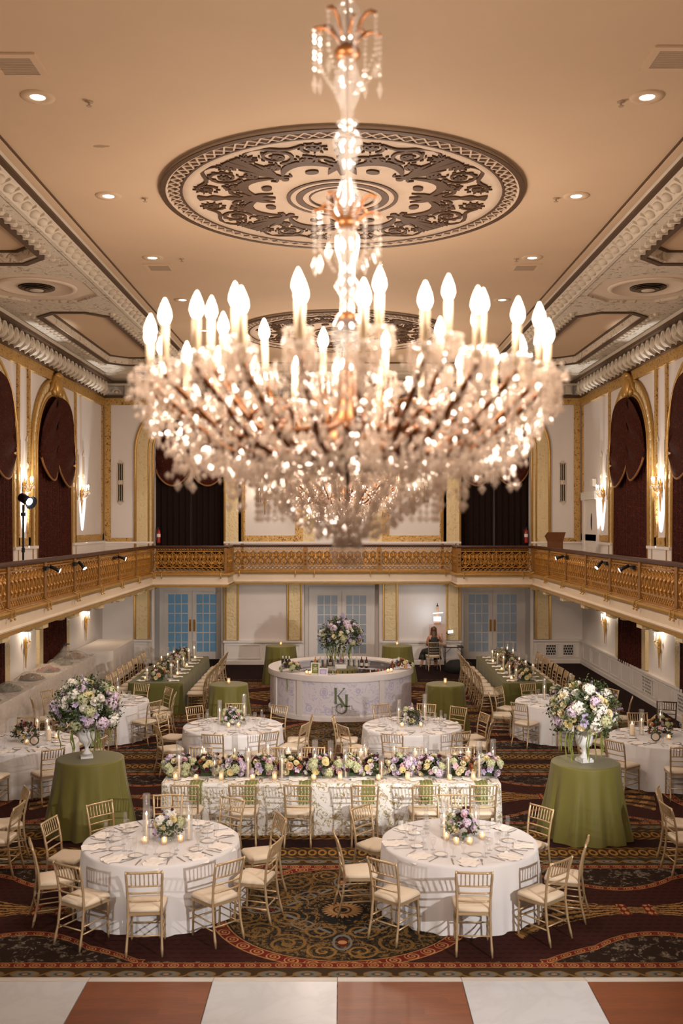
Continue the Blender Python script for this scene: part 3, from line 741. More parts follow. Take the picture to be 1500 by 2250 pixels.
# ------------------------------------------------------------------ sconces
FLAME = emis('sconce_bulb', (1, .9, .76, 1), 40)
CRYS = glassy('crystal', (1, 1, 1, 1), .16, .8, .05, .22, (.9, .82, .74, 1))
def sconce(loc, rz, label, crystal=True, power=14):
    t = thing('wall_sconce', label, 'wall light', loc, rz, 'crystal sconces' if crystal else 'gilt candle sconces')
    a = MB(); a.s = True
    a.lathe([(.001, -.62), (.012, -.6), (.02, -.4), (.045, -.12), (.03, -.02), (.05, .04), (.02, .16), (.001, .24)], 8, (0, -.05, 0)); a.box(-.03, .03, -.05, 0, -.1, .1)
    n = 3 if crystal else 2; c = MB(); cr = MB(); bl = MB(); c.s = bl.s = True
    tips = []
    for i in range(n):
        an = (-60+120*i/(n-1))*pi/180; dx, dy = sin(an), -cos(an); L = .2 if crystal else .13
        pts = [(dx*L*s_/6, -.05+dy*L*s_/6, -.02-.11*sin(pi*s_/6)+.05*(s_/6)**2) for s_ in range(7)]
        a.tube(pts, .011, 6); ex, ey, ez = pts[-1]; a.lathe([(.01, 0), (.045, .015), (.05, .025), (.015, .03)], 10, (ex, ey, ez))
        c.lathe([(.014, .03), (.014, .15)], 8, (ex, ey, ez)); bl.lathe([(.008, .15), (.02, .175), (.016, .205), (.001, .235)], 8, (ex, ey, ez))
        if crystal:
            for k in range(8): cr.octa((ex+.05*cos(k*.8), ey+.05*sin(k*.8), ez-.03), .012, .045)
            for k in range(9): cr.octa((ex*(k/9), -.05+(ey+.05)*k/9, ez-.08-.1*sin(pi*k/9)), .014, .02)
    a.build('bracket', BRASS if crystal else GOLDP, t); c.build('candle_sleeves', WHITE, t); bl.build('bulbs', FLAME, t)
    if crystal:
        for k in range(10): cr.octa((.05*cos(k*.63), -.05+.05*sin(k*.63), -.2-.02*(k % 3)), .012, .05)
        for k in range(8): cr.octa((.09*cos(k*.8), -.07+.07*sin(k*.8), .02), .014, .02)
        cr.build('crystal_drops', CRYS, t)['kind'] = 'stuff'
    Mz = Matrix.Rotation(rz, 4, 'Z'); p = Mz @ Vector((0, -.36, .25))
    lamp('POINT', Vector(loc)+p, power, (1, .84, .66), size=.08, name='sconce_lamp')
for sx, nm in ((-1, 'left'), (1, 'right')):
    rz = pi/2 if sx < 0 else -pi/2
    sconce((sx*WX, 30.0, 5.5), rz, f'crystal candle sconce between arch and back corner, upper {nm} wall', True, 9)
    sconce((sx*WX, 24.6, 5.5), rz, f'crystal candle sconce between the two arches, upper {nm} wall', True, 9)
    for y_ in (30.25, 24.7):
        lamp('SPOT', (sx*(WX-.26), y_, 3.72), 750, COOL, (sx*(WX+.22), y_, 8.4), .02, 34, .45, 'wall_uplight')
        b = MB(); b.lathe([(.09, -.455), (.09, -.43), (.02, -.42), (.02, 0), (.06, .01), (.06, .12), (.05, .13)], 12); tag(b.build('uplight', BLACK, None, (sx*(WX-.26), y_, 3.5)), f'small black uplight at the foot of the upper {nm} wall, {"near the back corner" if y_ > 28 else "between the arches"}', 'uplight')
    sconce((sx*WX, 30.5 if sx < 0 else 29.8, 1.62), rz, f'gilt candle sconce under the {nm} balcony, farther one', False, 12)
    sconce((sx*WX, 24.7, 1.62), rz, f'gilt candle sconce under the {nm} balcony, nearer one', False, 12)
sconce((-2.55, YS, 5.5), 0, 'crystal candle sconce on the back wall, left of centre', True, 18); sconce((2.35, YS, 5.5), 0, 'crystal candle sconce on the back wall, right of centre', True, 18)

# ------------------------------------------------------------------ lower walls: pilasters, wainscot, windows
g = MB()
def pil(x0, x1, y): g.box(x0, x1, y-.08, y, .8, 2.67)
for s_ in (-1, 1):
    pil(*sorted((s_*6.78, s_*6.40)), YS); pil(*sorted((s_*3.78, s_*3.44)), YC); pil(*sorted((s_*1.74, s_*1.38)), YC)
struct(g.build('trim_pilasters_lower_back', GOLDC))
g = MB()
for s_ in (-1, 1):
    for x_ in (6.82, 6.36): g.box(s_*x_-.03, s_*x_+.03, YS-.1, YS, .8, 2.67)
    for x_ in (3.82, 3.40, 1.78, 1.34): g.box(s_*x_-.025, s_*x_+.025, YC-.1, YC, .8, 2.67)
struct(g.build('trim_gilt_lower_back', GOLDP))
def wainscot(b, x0, x1, y, n):
    b.box(x0, x1, y-.06, y, 0, .74); b.box(x0-.03, x1+.03, y-.12, y, .72, .78); b.box(x0, x1, y-.09, y, 0, .12)
    for i in range(n):
        a = x0+(x1-x0)*(i+.08)/n; c = x0+(x1-x0)*(i+.92)/n
        b.sweep([(a, y-.06, .2), (c, y-.06, .2), (c, y-.06, .64), (a, y-.06, .64)], [(-.018, 0), (.018, 0), (.018, .02), (-.018, .02)], closed=True, up=(0, -1, 0))
w_ = MB(); wainscot(w_, -7.9, -6.28, YS, 2); wainscot(w_, 6.28, 7.9, YS, 1); wainscot(w_, -3.85, -1.3, YC, 2); wainscot(w_, 1.25, 3.85, YC, 2)
for x_ in (-6.22, -3.92, 3.92, 6.22): w_.box(x_-.05, x_+.05, YC+.2, YA, 0, 2.67)
struct(w_.build('trim_wainscot_back', WHITE))
for sx, nm in ((-1, 'left'), (1, 'right')):
    w_ = MB(); X = sx*WX; w_.box(X, X-sx*.06, -3, 32.7, 0, .74); w_.box(X, X-sx*.12, -3, 32.7, .72, .78); w_.box(X, X-sx*.09, -3, 32.7, 0, .12)
    for i in range(30):
        a = 32.4-i*1.1; w_.sweep([(X-sx*.06, a, .2), (X-sx*.06, a-.9, .2), (X-sx*.06, a-.9, .64), (X-sx*.06, a, .64)], [(-.018, 0), (.018, 0), (.018, .02), (-.018, .02)], closed=True, up=(-sx, 0, 0))
    struct(w_.build('trim_wainscot_'+nm, WHITE))
    g = MB(); wd = MB()
    for k, cy in enumerate((27.1, 22.0)):
        for o_ in (-1.25, 1.25): g.box(X, X-sx*.09, cy+o_-.16, cy+o_+.16, .8, 2.67); 
        wd.m = 0; wd.box(X, X-sx*.02, cy-1.05, cy+1.05, .8, 2.6)
        wd.m = 1
        for o_ in (-.35, .35): wd.box(X, X-sx*.05, cy+o_-.03, cy+o_+.03, .8, 2.6)
        for z_ in (1.3, 1.9): wd.box(X, X-sx*.05, cy-1.05, cy+1.05, z_-.02, z_+.02)
        c = MB(); c.s = True
        for h, wdt in ((-1, .95), (1, .95)):
            fold_sheet(c, wdt, .72, 2.62, lambda x, z, d, h=h: (X-sx*(.06+d), cy+h*.52+x, z), .07, .2, 4, seed=k+h)
        tag(c.build('window_curtain', CURT), f'dark red curtain of the {"farther" if k == 0 else "nearer"} window under the {nm} balcony', 'curtain', 'lower window curtains')
    struct(g.build('trim_window_gilt_'+nm, GOLDC))
    struct(wd.build('window_1' if sx < 0 else 'window_2', [plain('window_dusk', (120, 150, 180), .3, var=0, emit=(130, 165, 200), es=.5) if sx < 0 else bpy.data.materials['window_dusk'], WHITE]))
# floor grilles in the right wainscot
def hexgrille(loc, rz, w_, h, label):
    t = thing('heating_grille', label, 'grille', loc, rz, 'honeycomb heating grilles')
    b = MB(); b.box(-w_/2, w_/2, -.012, 0, -h/2, h/2); b.build('dark_panel', DARK, t)
    b = MB(); b.sweep([(-w_/2, -.01, -h/2), (w_/2, -.01, -h/2), (w_/2, -.01, h/2), (-w_/2, -.01, h/2)], [(-.02, 0), (.02, 0), (.02, .02), (-.02, .02)], closed=True, up=(0, -1, 0))
    r = .045; nx = int(w_/(r*1.9)); nz = int(h/(r*1.65))
    for i in range(nx):
        for j in range(nz):
            cx = -w_/2+(i+.5+(.5 if j % 2 else 0))*w_/(nx+.5); cz = -h/2+(j+.5)*h/nz
            b.tube([(cx+r*cos(k*pi/3+pi/6), -.015, cz+r*sin(k*pi/3+pi/6)) for k in range(6)], .008, 4, closed=True)
    b.build('honeycomb', WHITE, t)
hexgrille((6.85, YS-.06, .44), 0, .36, .36, 'left of the two honeycomb grilles in the back wainscot'); hexgrille((7.42, YS-.06, .44), 0, .36, .36, 'right of the two honeycomb grilles in the back wainscot')
hexgrille((WX-.06, 25.6, .44), -pi/2, .8, .42, 'honeycomb grille in the right side wainscot, farther one'); hexgrille((WX-.06, 22.6, .44), -pi/2, 1.3, .42, 'wide honeycomb grille in the right side wainscot, nearer one')

# ------------------------------------------------------------------ doors
PBLUE = plain('lit_blue_pane', (112, 150, 176), .4, var=.1, scale=3, emit=(84, 140, 172), es=.12)
PGREY = plain('curtained_pane', (148, 158, 168), .4, var=.12, scale=3, emit=(140, 150, 160), es=.08)
def double_door(n, cx, y, w_, h, pane):
    b = MB(); b.box(cx-w_/2-.14, cx-w_/2, y-.1, y, 0, h); b.box(cx+w_/2, cx+w_/2+.14, y-.1, y, 0, h); b.box(cx-w_/2-.14, cx+w_/2+.14, y-.1, y, h, h+.16)
    root = b.build(f'door_{n}', WHITE); struct(root)
    for s_ in (-1, 1):
        x0 = cx+(-w_/2 if s_ < 0 else .005); x1 = x0+w_/2-.005
        a = MB(); st = .14; zb = .26; zt = h-.12; nx, nz = 3, 6
        px0, px1 = x0+st, x1-st
        a.box(x0, px0, y-.07, y-.02, .01, h); a.box(px1, x1, y-.07, y-.02, .01, h); a.box(px0, px1, y-.07, y-.02, .01, zb); a.box(px0, px1, y-.07, y-.02, zt, h)
        for i in range(1, nx): q = px0+(px1-px0)*i/nx; a.box(q-.014, q+.014, y-.065, y-.03, zb, zt)
        for i in range(1, nz): q = zb+(zt-zb)*i/nz; a.box(px0, px1, y-.064, y-.031, q-.014, q+.014)
        lf = a.build('leaf', WHITE, root)
        a = MB(); a.box(px0, px1, y-.05, y-.045, zb, zt); a.build('glass_panes', pane, lf)
        hx = cx+s_*.07
        a = MB(); a.box(hx-.035, hx+.035, y-.085, y-.07, .95, 1.35); a.tube([(hx, y-.09, 1.25), (hx, y-.14, 1.25), (hx+s_*.02, y-.14, 1.25)], .012, 6); a.build('handle_plate', BRASS, lf)
double_door(1, -5.08, YA, 1.9, 2.32, PBLUE); double_door(2, 5.08, YA, 1.9, 2.32, PGREY); double_door(3, -.02, YC+.75, 1.9, 2.32, PGREY)
# side door on the upper right wall
b = MB(); X = WX
b.box(X, X-.1, 30.45, 30.65, 3.05, 5.5); b.box(X, X-.1, 32.2, 32.4, 3.05, 5.5); b.box(X, X-.14, 30.4, 32.45, 5.35, 5.6)
rt = b.build('door_4', WHITE); struct(rt)
b = MB(); b.box(X, X-.05, 30.65, 32.2, 3.05, 5.35); d = b.build('leaf', WHITE, rt)
b = MB(); b.s = True; b.ball((X-.05, 31.4, 4.65), .015, .08, .28, 12, 8); b.build('oval_window', DARK, d)
b = MB(); b.box(X-.02, X-.14, 30.9, 31.2, 5.75, 5.98); tag(b.build('exit_box', WHITE), 'small white box sign on the wall above the upper right door', 'sign')

# ------------------------------------------------------------------ balcony
ZR, ZP = 3.92, 3.06
b = MB()
M0 = None
outer = [(-8.1, -3), (-5.8, -3), (-5.8, 30.4), (-3.5, 30.4), (-3.5, 31.95), (3.5, 31.95), (3.5, 30.4), (5.8, 30.4), (5.8, -3), (8.1, -3), (8.1, 32.75), (-8.1, 32.75)]
b.add([(*p, 2.68) for p in outer]+[(*p, 3.04) for p in outer], [(0, 1, 2, 11), (2, 3, 4, 11), (4, 5, 10, 11), (5, 6, 7, 10), (7, 8, 9, 10), (12, 23, 14, 13), (14, 23, 16, 15), (16, 23, 22, 17), (17, 22, 19, 18), (19, 22, 21, 20)]+[(i, (i+1) % 12, 12+(i+1) % 12, 12+i) for i in range(12)])
struct(b.build('trim_balcony_slab', FASC))
rim = [(-5.8, -3), (-5.8, 30.4), (-3.5, 30.4), (-3.5, 31.95), (3.5, 31.95), (3.5, 30.4), (5.8, 30.4), (5.8, -3)]
g = MB(); g.sweep([(*p, 3.04) for p in rim], [(-.02, -.06), (.07, -.05), (.09, 0), (.05, .03), (-.02, .03)]); g.sweep([(*p, 2.68) for p in rim], [(-.02, -.03), (.05, -.03), (.06, .03), (-.02, .03)])
struct(g.build('trim_balcony_moulding', GOLDP))
w_ = MB(); w_.sweep([(*p, 2.74) for p in rim], [(-.02, 0), (.035, 0), (.02, .05), (-.02, .05)]); struct(w_.build('trim_balcony_fillet', FASC))
for sx in (-1, 1):
    br = MB()
    for i in range(13):
        yy = 31.0-i*2.3
        for t_ in range(6):
            a = t_/5; br.obox((sx*(5.98+a*1.5), yy, 2.62-.05*sin(a*pi)-a*.10), (.17, 0, 0), (0, .15+.03*cos(a*9), 0), (0, 0, .07+.06*a))
        br.ball((sx*5.95, yy, 2.6), .1, .17, .09, 8, 6)
    struct(br.build('trim_corbels_'+('left' if sx < 0 else 'right'), GOLDC))

def rail_panel():
    b = MB(); b.s = False; m = .22; n = 9; W = 2.0
    def T(pts, r=.011): b.tube(pts, r*1.45, 4)
    for k in range(n):
        c = (k+.5)*W/n; h = .46; z0 = .18
        for s_ in (-1, 1):
            T([(c+s_*(.015+.085*sin(pi*t/10)), 0, z0+h*t/20) for t in range(11)], .012)
            T([(c+s_*(.02+.08*abs(sin(pi*t/8))), 0, z0+h*.5+h*.42*t/8) for t in range(9)], .011)
            T([(c+s_*(.062+.04*(1-t/14)*cos(t*.75)), -.018, z0+.13+.05*(1-t/14)*sin(t*.75)) for t in range(12)], .010)
            T([(c+s_*(.06+.036*(1-t/14)*cos(t*.75+2)), .018, z0+.33+.045*(1-t/14)*sin(t*.75+2)) for t in range(12)], .010)
        b.obox((c, 0, z0+h*.5), (.016, 0, 0), (0, .016, 0), (0, 0, h*.5)); b.octa((c, 0, z0+h*.62), .06, .10); b.octa((c, 0, z0+h*.2), .055, .08); b.octa((c, 0, z0+h*.92), .04, .05)
        b.octa((c+W/n/2, 0, z0+h*.5), .035, .22)
    b.obox((W/2, 0, .165), (W/2, 0, 0), (0, .022, 0), (0, 0, .016)); b.obox((W/2, 0, .655), (W/2, 0, 0), (0, .022, 0), (0, 0, .016))
    f = MB()
    for k in range(26):
        c = (k+.5)*W/26; f.tube([(c-.036*cos(pi*t/5), 0, .69+.055*sin(pi*t/5)) for t in range(6)], .009, 4); f.octa((c, 0, .70), .014, .03)
    f.obox((W/2, 0, .765), (W/2, 0, 0), (0, .022, 0), (0, 0, .014))
    l = MB()
    for k in range(16):
        c = (k+.5)*W/16
        for s_ in (-1, 1): l.tube([(c-s_*.06, 0, .03), (c+s_*.06, 0, .14)], .011, 4)
        l.octa((c, 0, .085), .028, .03)
    l.obox((W/2, 0, .015), (W/2, 0, 0), (0, .028, 0), (0, 0, .015))
    p = MB(); p.box(-.07, .07, -.04, .04, 0, .77)
    for z_ in (.22, .34, .46, .58): p.octa((0, -.04, z_), .05, .06)
    p.box(-.085, .085, -.05, .05, 0, .05); p.box(-.085, .085, -.05, .05, .63, .68)
    return b.mesh('scroll_panel', RAIL), f.mesh('arcade_frieze', RAIL), l.mesh('lattice_band', RAIL), p.mesh('post', RAILD)
PM = rail_panel()
def railing(label, pts, in_sign=1):
    t = thing('balcony_railing', label, 'railing', (0, 0, 0), 0, 'gilded balcony railings')
    hr = MB(); hr.sweep([(*p, ZR-.075) for p in pts], [(-.07, 0), (.07, 0), (.08, .04), (.05, .075), (-.05, .075), (-.08, .04)]); hr.build('handrail', WOODR, t)
    bb = MB(); bb.sweep([(*p, ZP) for p in pts], [(-.06, 0), (.06, 0), (.05, .03), (-.05, .03)]); bb.build('base_rail', RAILD, t)
    for a, c in zip(pts, pts[1:]):
        L = sqrt((c[0]-a[0])**2+(c[1]-a[1])**2); n = max(1, round(L/2.15)); an = atan2(c[1]-a[1], c[0]-a[0])
        if L < 1.8:
            sc = (L-.16)/2
        else: sc = (L/n-.16)/2
        for i in range(n):
            x = a[0]+(c[0]-a[0])*(i*L/n+.08)/L; y = a[1]+(c[1]-a[1])*(i*L/n+.08)/L
            for nm, me in zip(('scroll_panel', 'arcade_frieze', 'lattice_band'), PM[:3]):
                o = link(nm, me, t, (x, y, ZP+.03), an); o.scale.x = sc
            o = link('post', PM[3], t, (a[0]+(c[0]-a[0])*i/n, a[1]+(c[1]-a[1])*i/n, ZP+.03), an)
    link('post', PM[3], t, (*pts[-1], ZP+.03), an)
railing('gilded scrollwork balcony railing with wooden handrail along the left side', [(-5.86, 30.34), (-5.86, 6.6)])
railing('gilded scrollwork balcony railing with wooden handrail along the right side', [(5.86, 6.6), (5.86, 30.34)])
railing('gilded scrollwork railing across the back balcony, stepped back in the middle', [(-5.86, 30.46), (-3.56, 30.46), (-3.56, 32.0), (3.56, 32.0), (3.56, 30.46), (5.86, 30.46)])
hk = MB()
def hook(x, y, nx, ny):
    hk.tube([(x, y, 3.12), (x+nx*.10, y+ny*.10, 3.08), (x+nx*.11, y+ny*.11, 2.98), (x+nx*.05, y+ny*.05, 2.95)], .014, 5); hk.ball((x+nx*.1, y+ny*.1, 2.93), .025, nu=6, nv=4)
for i in range(12):
    for d_ in (-.1, .1):
        hook(-5.8, 30.2-i*2.16+d_, 1, 0); hook(5.8, 30.2-i*2.16+d_, -1, 0)
for x_ in (-5.5, -3.7, -3.3, -1.5, -.9, .9, 1.5, 3.3, 3.7, 5.5): hook(x_, 30.4 if abs(x_) > 3.5 else 31.95, 0, -1)
struct(hk.build('trim_gilt_hooks', GOLDP))
# ------------------------------------------------------------------ crystal chandeliers
BULB = emis('candle_bulb', (1, .86, .68, 1), 12)
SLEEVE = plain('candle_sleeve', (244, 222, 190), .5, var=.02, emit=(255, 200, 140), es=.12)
CGOLD = plain('chandelier_gilt', (120, 74, 34), .35, .6, var=.2, scale=20)
CGLASS = glassy('cut_glass', (1, 1, 1, 1), .14, .72, .05, .13, (.62, .58, .55, 1))
CDROP = glassy('crystal_drop', (1, .97, .94, 1), .22, .6, .07, .27, (.84, .72, .62, 1))
CSTR = glassy('strand_crystal', (1, .98, .96, 1), .20, .6, .08, .10, (.7, .64, .58, 1))
def chandelier(label):
    rn = random.Random(11)
    t = thing('chandelier', label, 'chandelier', (0, 0, 0), 0, 'crystal chandeliers')
    zc = 4.6
    Z = lambda y: (1150-y)/497.0   # heights above the level of the eye
    b = MB(); b.s = True
    rd = MB(); rd.s = True; rd.tube([(0, 0, .1), (0, 0, 5.0-.02)], .009, 8); rd.build('rod', plain('rod_steel', (92, 74, 58), .6, var=0), t)
    for y, r in ((115, .055), (490, .048), (700, .05)): b = MB(); b.s = True; b.lathe([(.01, Z(y)-.03), (r, Z(y)-.02), (r*1.05, Z(y)), (r*.8, Z(y)+.02), (.01, Z(y)+.03)], 14); b.build('collar', CGOLD, t)
    b = MB(); b.s = True; b.lathe([(.01, .22), (.10, .24), (.16, .30), (.17, .36), (.10, .42), (.05, .5), (.04, .7), (.01, .72)], 18)
    b.build('bowl', CGOLD, t)
    b = MB(); b.s = True; b.lathe([(.22, 4.99), (.2, 4.93), (.1, 4.88), (.02, 4.86)], 24); b.build('ceiling_rose', CGOLD, t)
    g = MB(); g.s = True
    for prof in ([(.02, 0), (.05, 20), (.065, 50), (.055, 85), (.03, 105)], [(.03, 130), (.045, 150), (.06, 185), (.05, 215), (.028, 240), (.026, 262), (.048, 270), (.03, 280)],
                 [(.03, 284), (.055, 295), (.062, 316), (.05, 336), (.03, 345), (.045, 350), (.03, 362), (.02, 385), (.03, 400), (.055, 440), (.052, 465), (.03, 480)],
                 [(.03, 500), (.05, 520), (.05, 545), (.03, 580), (.03, 610), (.055, 630), (.03, 650), (.03, 690), (.06, 710), (.07, 740), (.04, 780), (.05, 800), (.09, 840), (.05, 880)]):
        g.lathe([(r*1.05, Z(y)) for r, y in prof][::-1], 16)
    g.build('glass_baluster', CGLASS, t)
    b = MB(); b.s = True; b.s = False; b.ball((0, 0, Z(1212)), .078, .078, .078, 14, 9); b.build('ball_finial', CSTR, t)
    def strand(m, p0, n, dz, r, dr=(0, 0)):
        for k in range(n): m.octa((p0[0]+dr[0]*k, p0[1]+dr[1]*k, p0[2]-k*dz), r*(1.0 if k % 3 else 1.25), dz*.5, None, 6)
    for y0, lab in ((80, 'upper'), (478, 'lower')):
        a = MB(); a.s = True; cr = MB()
        for k in range(8):
            an = k*pi/4+.2; c_, s_ = cos(an), sin(an); hh = .05 if k % 2 else .0
            a.tube([(c_*(.03+.115*u), s_*(.03+.115*u), Z(y0)-.03+(.075+hh)*sin(u*2.0)-.02*u) for u in (0, .2, .4, .6, .8, 1, 1.06)], [.009, .009, .008, .008, .008, .01, .004], 6)
            e = (c_*.147, s_*.147, Z(y0)+.01+hh*.8); strand(cr, e, 8, .024, .011); cr.octa((e[0], e[1], e[2]-.235), .014, .045, None, 6)
            strand(cr, (c_*.14, s_*.14, Z(y0)-.12), 7, .018, .010, (-c_*.012, -s_*.012))
        a.build('canopy_arm', CGOLD, t); tag(cr.build('canopy_strands', CSTR, t), kind='stuff')
    # arms, candles and bobeches
    pend = MB(); pend.octa((0, 0, -.06), .012, .05, None, 6); pend.octa((0, 0, -.005), .008, .008)
    pend = pend.mesh('crystal_pendant', CDROP)
    a_m = {}
    slm = MB(); slm.s = True; slm.lathe([(.016, -.03), (.016, .13), (.010, .133)], 10); slm = slm.mesh('candle_sleeve', SLEEVE)
    blm = MB(); blm.s = True; blm.lathe([(.008, .13), (.018, .142), (.025, .161), (.022, .184), (.013, .209), (.004, .229), (.001, .234)], 12); blm = blm.mesh('bulb', BULB)
    bob = MB(); bob.s = True; bob.lathe([(.012, -.03), (.02, -.012), (.055, 0), (.058, .006), (.02, .004), (.016, .012)], 14); bob = bob.mesh('bobeche', CGLASS)
    npend = 0
    def tier(n, r, zb, ph, low, bulge):
        nonlocal npend
        am = MB(); am.s = True
        pts = []
        for u in range(13):
            v = u/12; rr = .1+(r-.1)*v; z = low+.02*cos(v*3)-bulge*sin(pi*min(1, v*1.25))*(1-v*.3)+(zb-low-.03)*max(0, (v-.45)/.55)**1.8
            pts.append((rr, 0, z))
        am.tube(pts, [.016]*6+[.013]*7, 6)
        am.tube([(r*.62+.05*cos(q*.7), 0, low+.05+.05*sin(q*.7)) for q in range(9)], [.012-.001*q for q in range(9)], 5)
        am = am.mesh('arm', CGOLD)
        bd = MB()
        for u in range(2, 13):
            p = pts[u]
            for q in range(3): bd.octa((p[0]+rn.uniform(-.015, .015), rn.uniform(-.03, .03), p[2]-.03-.03*q), rn.uniform(.009, .015), rn.uniform(.012, .022), None, 6)
        bd = bd.mesh('arm_crystals', CDROP)
        for k in range(n):
            an = 2*pi*k/n+ph; c_, s_ = cos(an), sin(an)
            dz = rn.uniform(-.015, .015)
            link('arm', am, t, (0, 0, 0), an); o = link('arm_crystals', bd, t, (0, 0, 0), an); o['kind'] = 'stuff'
            link('bobeche', bob, t, (c_*r, s_*r, zb)); o = link('candle_sleeve', slm, t, (c_*r, s_*r, zb+.005+dz), rn.random()); link('bulb', blm, o)
            o.rotation_euler = (rn.uniform(-.03, .03), rn.uniform(-.03, .03), 0)
            cr = MB()
            for q in range(12):
                aq = q*pi/6
                x, y = c_*r+.056*cos(aq), s_*r+.056*sin(aq)
                if q % 4 == 0 and npend < 98: link('crystal_pendant', pend, t, (x, y, zb)); npend += 1
                else: cr.octa((x, y, zb-.055), .011, .05, None, 6); cr.octa((x, y, zb-.003), .012, .012, None, 6)
            cr.octa((c_*r, s_*r, zb-.09), .022, .028, None, 6); cr.octa((c_*r, s_*r, zb-.16), .018, .045, None, 6)
            o = cr.build('bobeche_drops', CDROP, t); o['kind'] = 'stuff'
    tier(24, .865, .64, .06, .36, .09); tier(12, .60, .745, .2, .42, .04)
    # crystal cascades filling the body, as nobody could count them
    cr = MB()
    def zbot(r):
        for (r0, z0), (r1, z1) in zip(((0, .22), (.13, .22), (.34, .22), (.5, .20), (.7, .2), (.8, .31), (.93, .48)), ((.13, .22), (.34, .22), (.5, .20), (.7, .2), (.8, .31), (.93, .48), (1.1, .7))):
            if r <= r1: return z0+(z1-z0)*(r-r0)/(r1-r0)
        return .6
    n = 0
    while n < 2600:
        r = .95*sqrt(rn.random()); an = rn.uniform(0, 2*pi); zb_ = zbot(r); ztop = .60 if r < .9 else .62
        if rn.random() < .62: z = zb_+abs(rn.gauss(0, .07))
        else: z = rn.uniform(zb_, ztop)
        if r < .3 and z > .45 and rn.random() < .6: continue
        s_ = rn.uniform(.008, .019); cr.octa((r*cos(an), r*sin(an), z), s_, s_*rn.uniform(.9, 2.0), (rn.gauss(0, .25), rn.gauss(0, .25), 1), rn.choice((4, 6))); n += 1
    o = cr.build('crystal_cascade', CDROP, t); o['kind'] = 'stuff'
    bk_ = MB()      # open basket under the bowl: chains of drops from a ring down to the ball
    for k in range(22):
        an = 2*pi*k/22
        for q in range(13):
            u = q/12; r = .37*(1-u)**.6+.05; z = .17-.25*u**1.3+rn.gauss(0, .006)
            s_ = .017 if q % 3 == 0 else .012; bk_.octa((r*cos(an), r*sin(an), z), s_, s_*1.5, None, 6)
        for q in range(5): bk_.octa((.40*cos(an+.14), .40*sin(an+.14), .14-.03*q), .013+.004*(q == 4), .018, None, 6)
    for q in range(60): a_ = rn.uniform(0, 6.3); r = .13*sqrt(rn.random()); bk_.octa((r*cos(a_), r*sin(a_), rn.uniform(-.06, .02)), .014, .02, None, 6)
    o = bk_.build('crystal_basket', CDROP, t); o['kind'] = 'stuff'
    # hanging bunches under the lower scrolls
    for (rad, nn_, zt, ln) in ((.74, 16, .36, 8), (.52, 14, .27, 8), (.30, 9, .22, 5)):
        for k in range(nn_):
            an = 2*pi*(k+.3)/nn_; cr = MB(); c_, s_ = cos(an)*rad, sin(an)*rad
            for q in range(ln): 
                for m_ in range(2): cr.octa((c_+rn.gauss(0, .022), s_+rn.gauss(0, .022), zt-q*.022), rn.uniform(.009, .015), .018, None, 6)
            cr.octa((c_, s_, zt-ln*.022-.02), .02, .028, None, 6)
            o = cr.build('crystal_bunch', CDROP, t); o['kind'] = 'stuff'
    a = MB(); a.s = True
    for k in range(12):
        an = 2*pi*k/12; c_, s_ = cos(an), sin(an)
        a.tube([(c_*(.12+.42*u/10), s_*(.12+.42*u/10), .36-.09*sin(pi*u/10)+.02*u/10) for u in range(11)], .020, 6)
    a.build('lower_scroll_arm', CGOLD, t)
    return t
ch = chandelier('huge out-of-focus crystal chandelier hanging over the front of the room')
ch.location = (.022, 4.4, 4.6)
dup(ch, (0, 15.2, 4.6), .13, 'second crystal chandelier, seen through the lower drops of the huge one')
dup(ch, (0, 26.0, 4.6), .31, 'third crystal chandelier at the back, mostly hidden behind the other two')
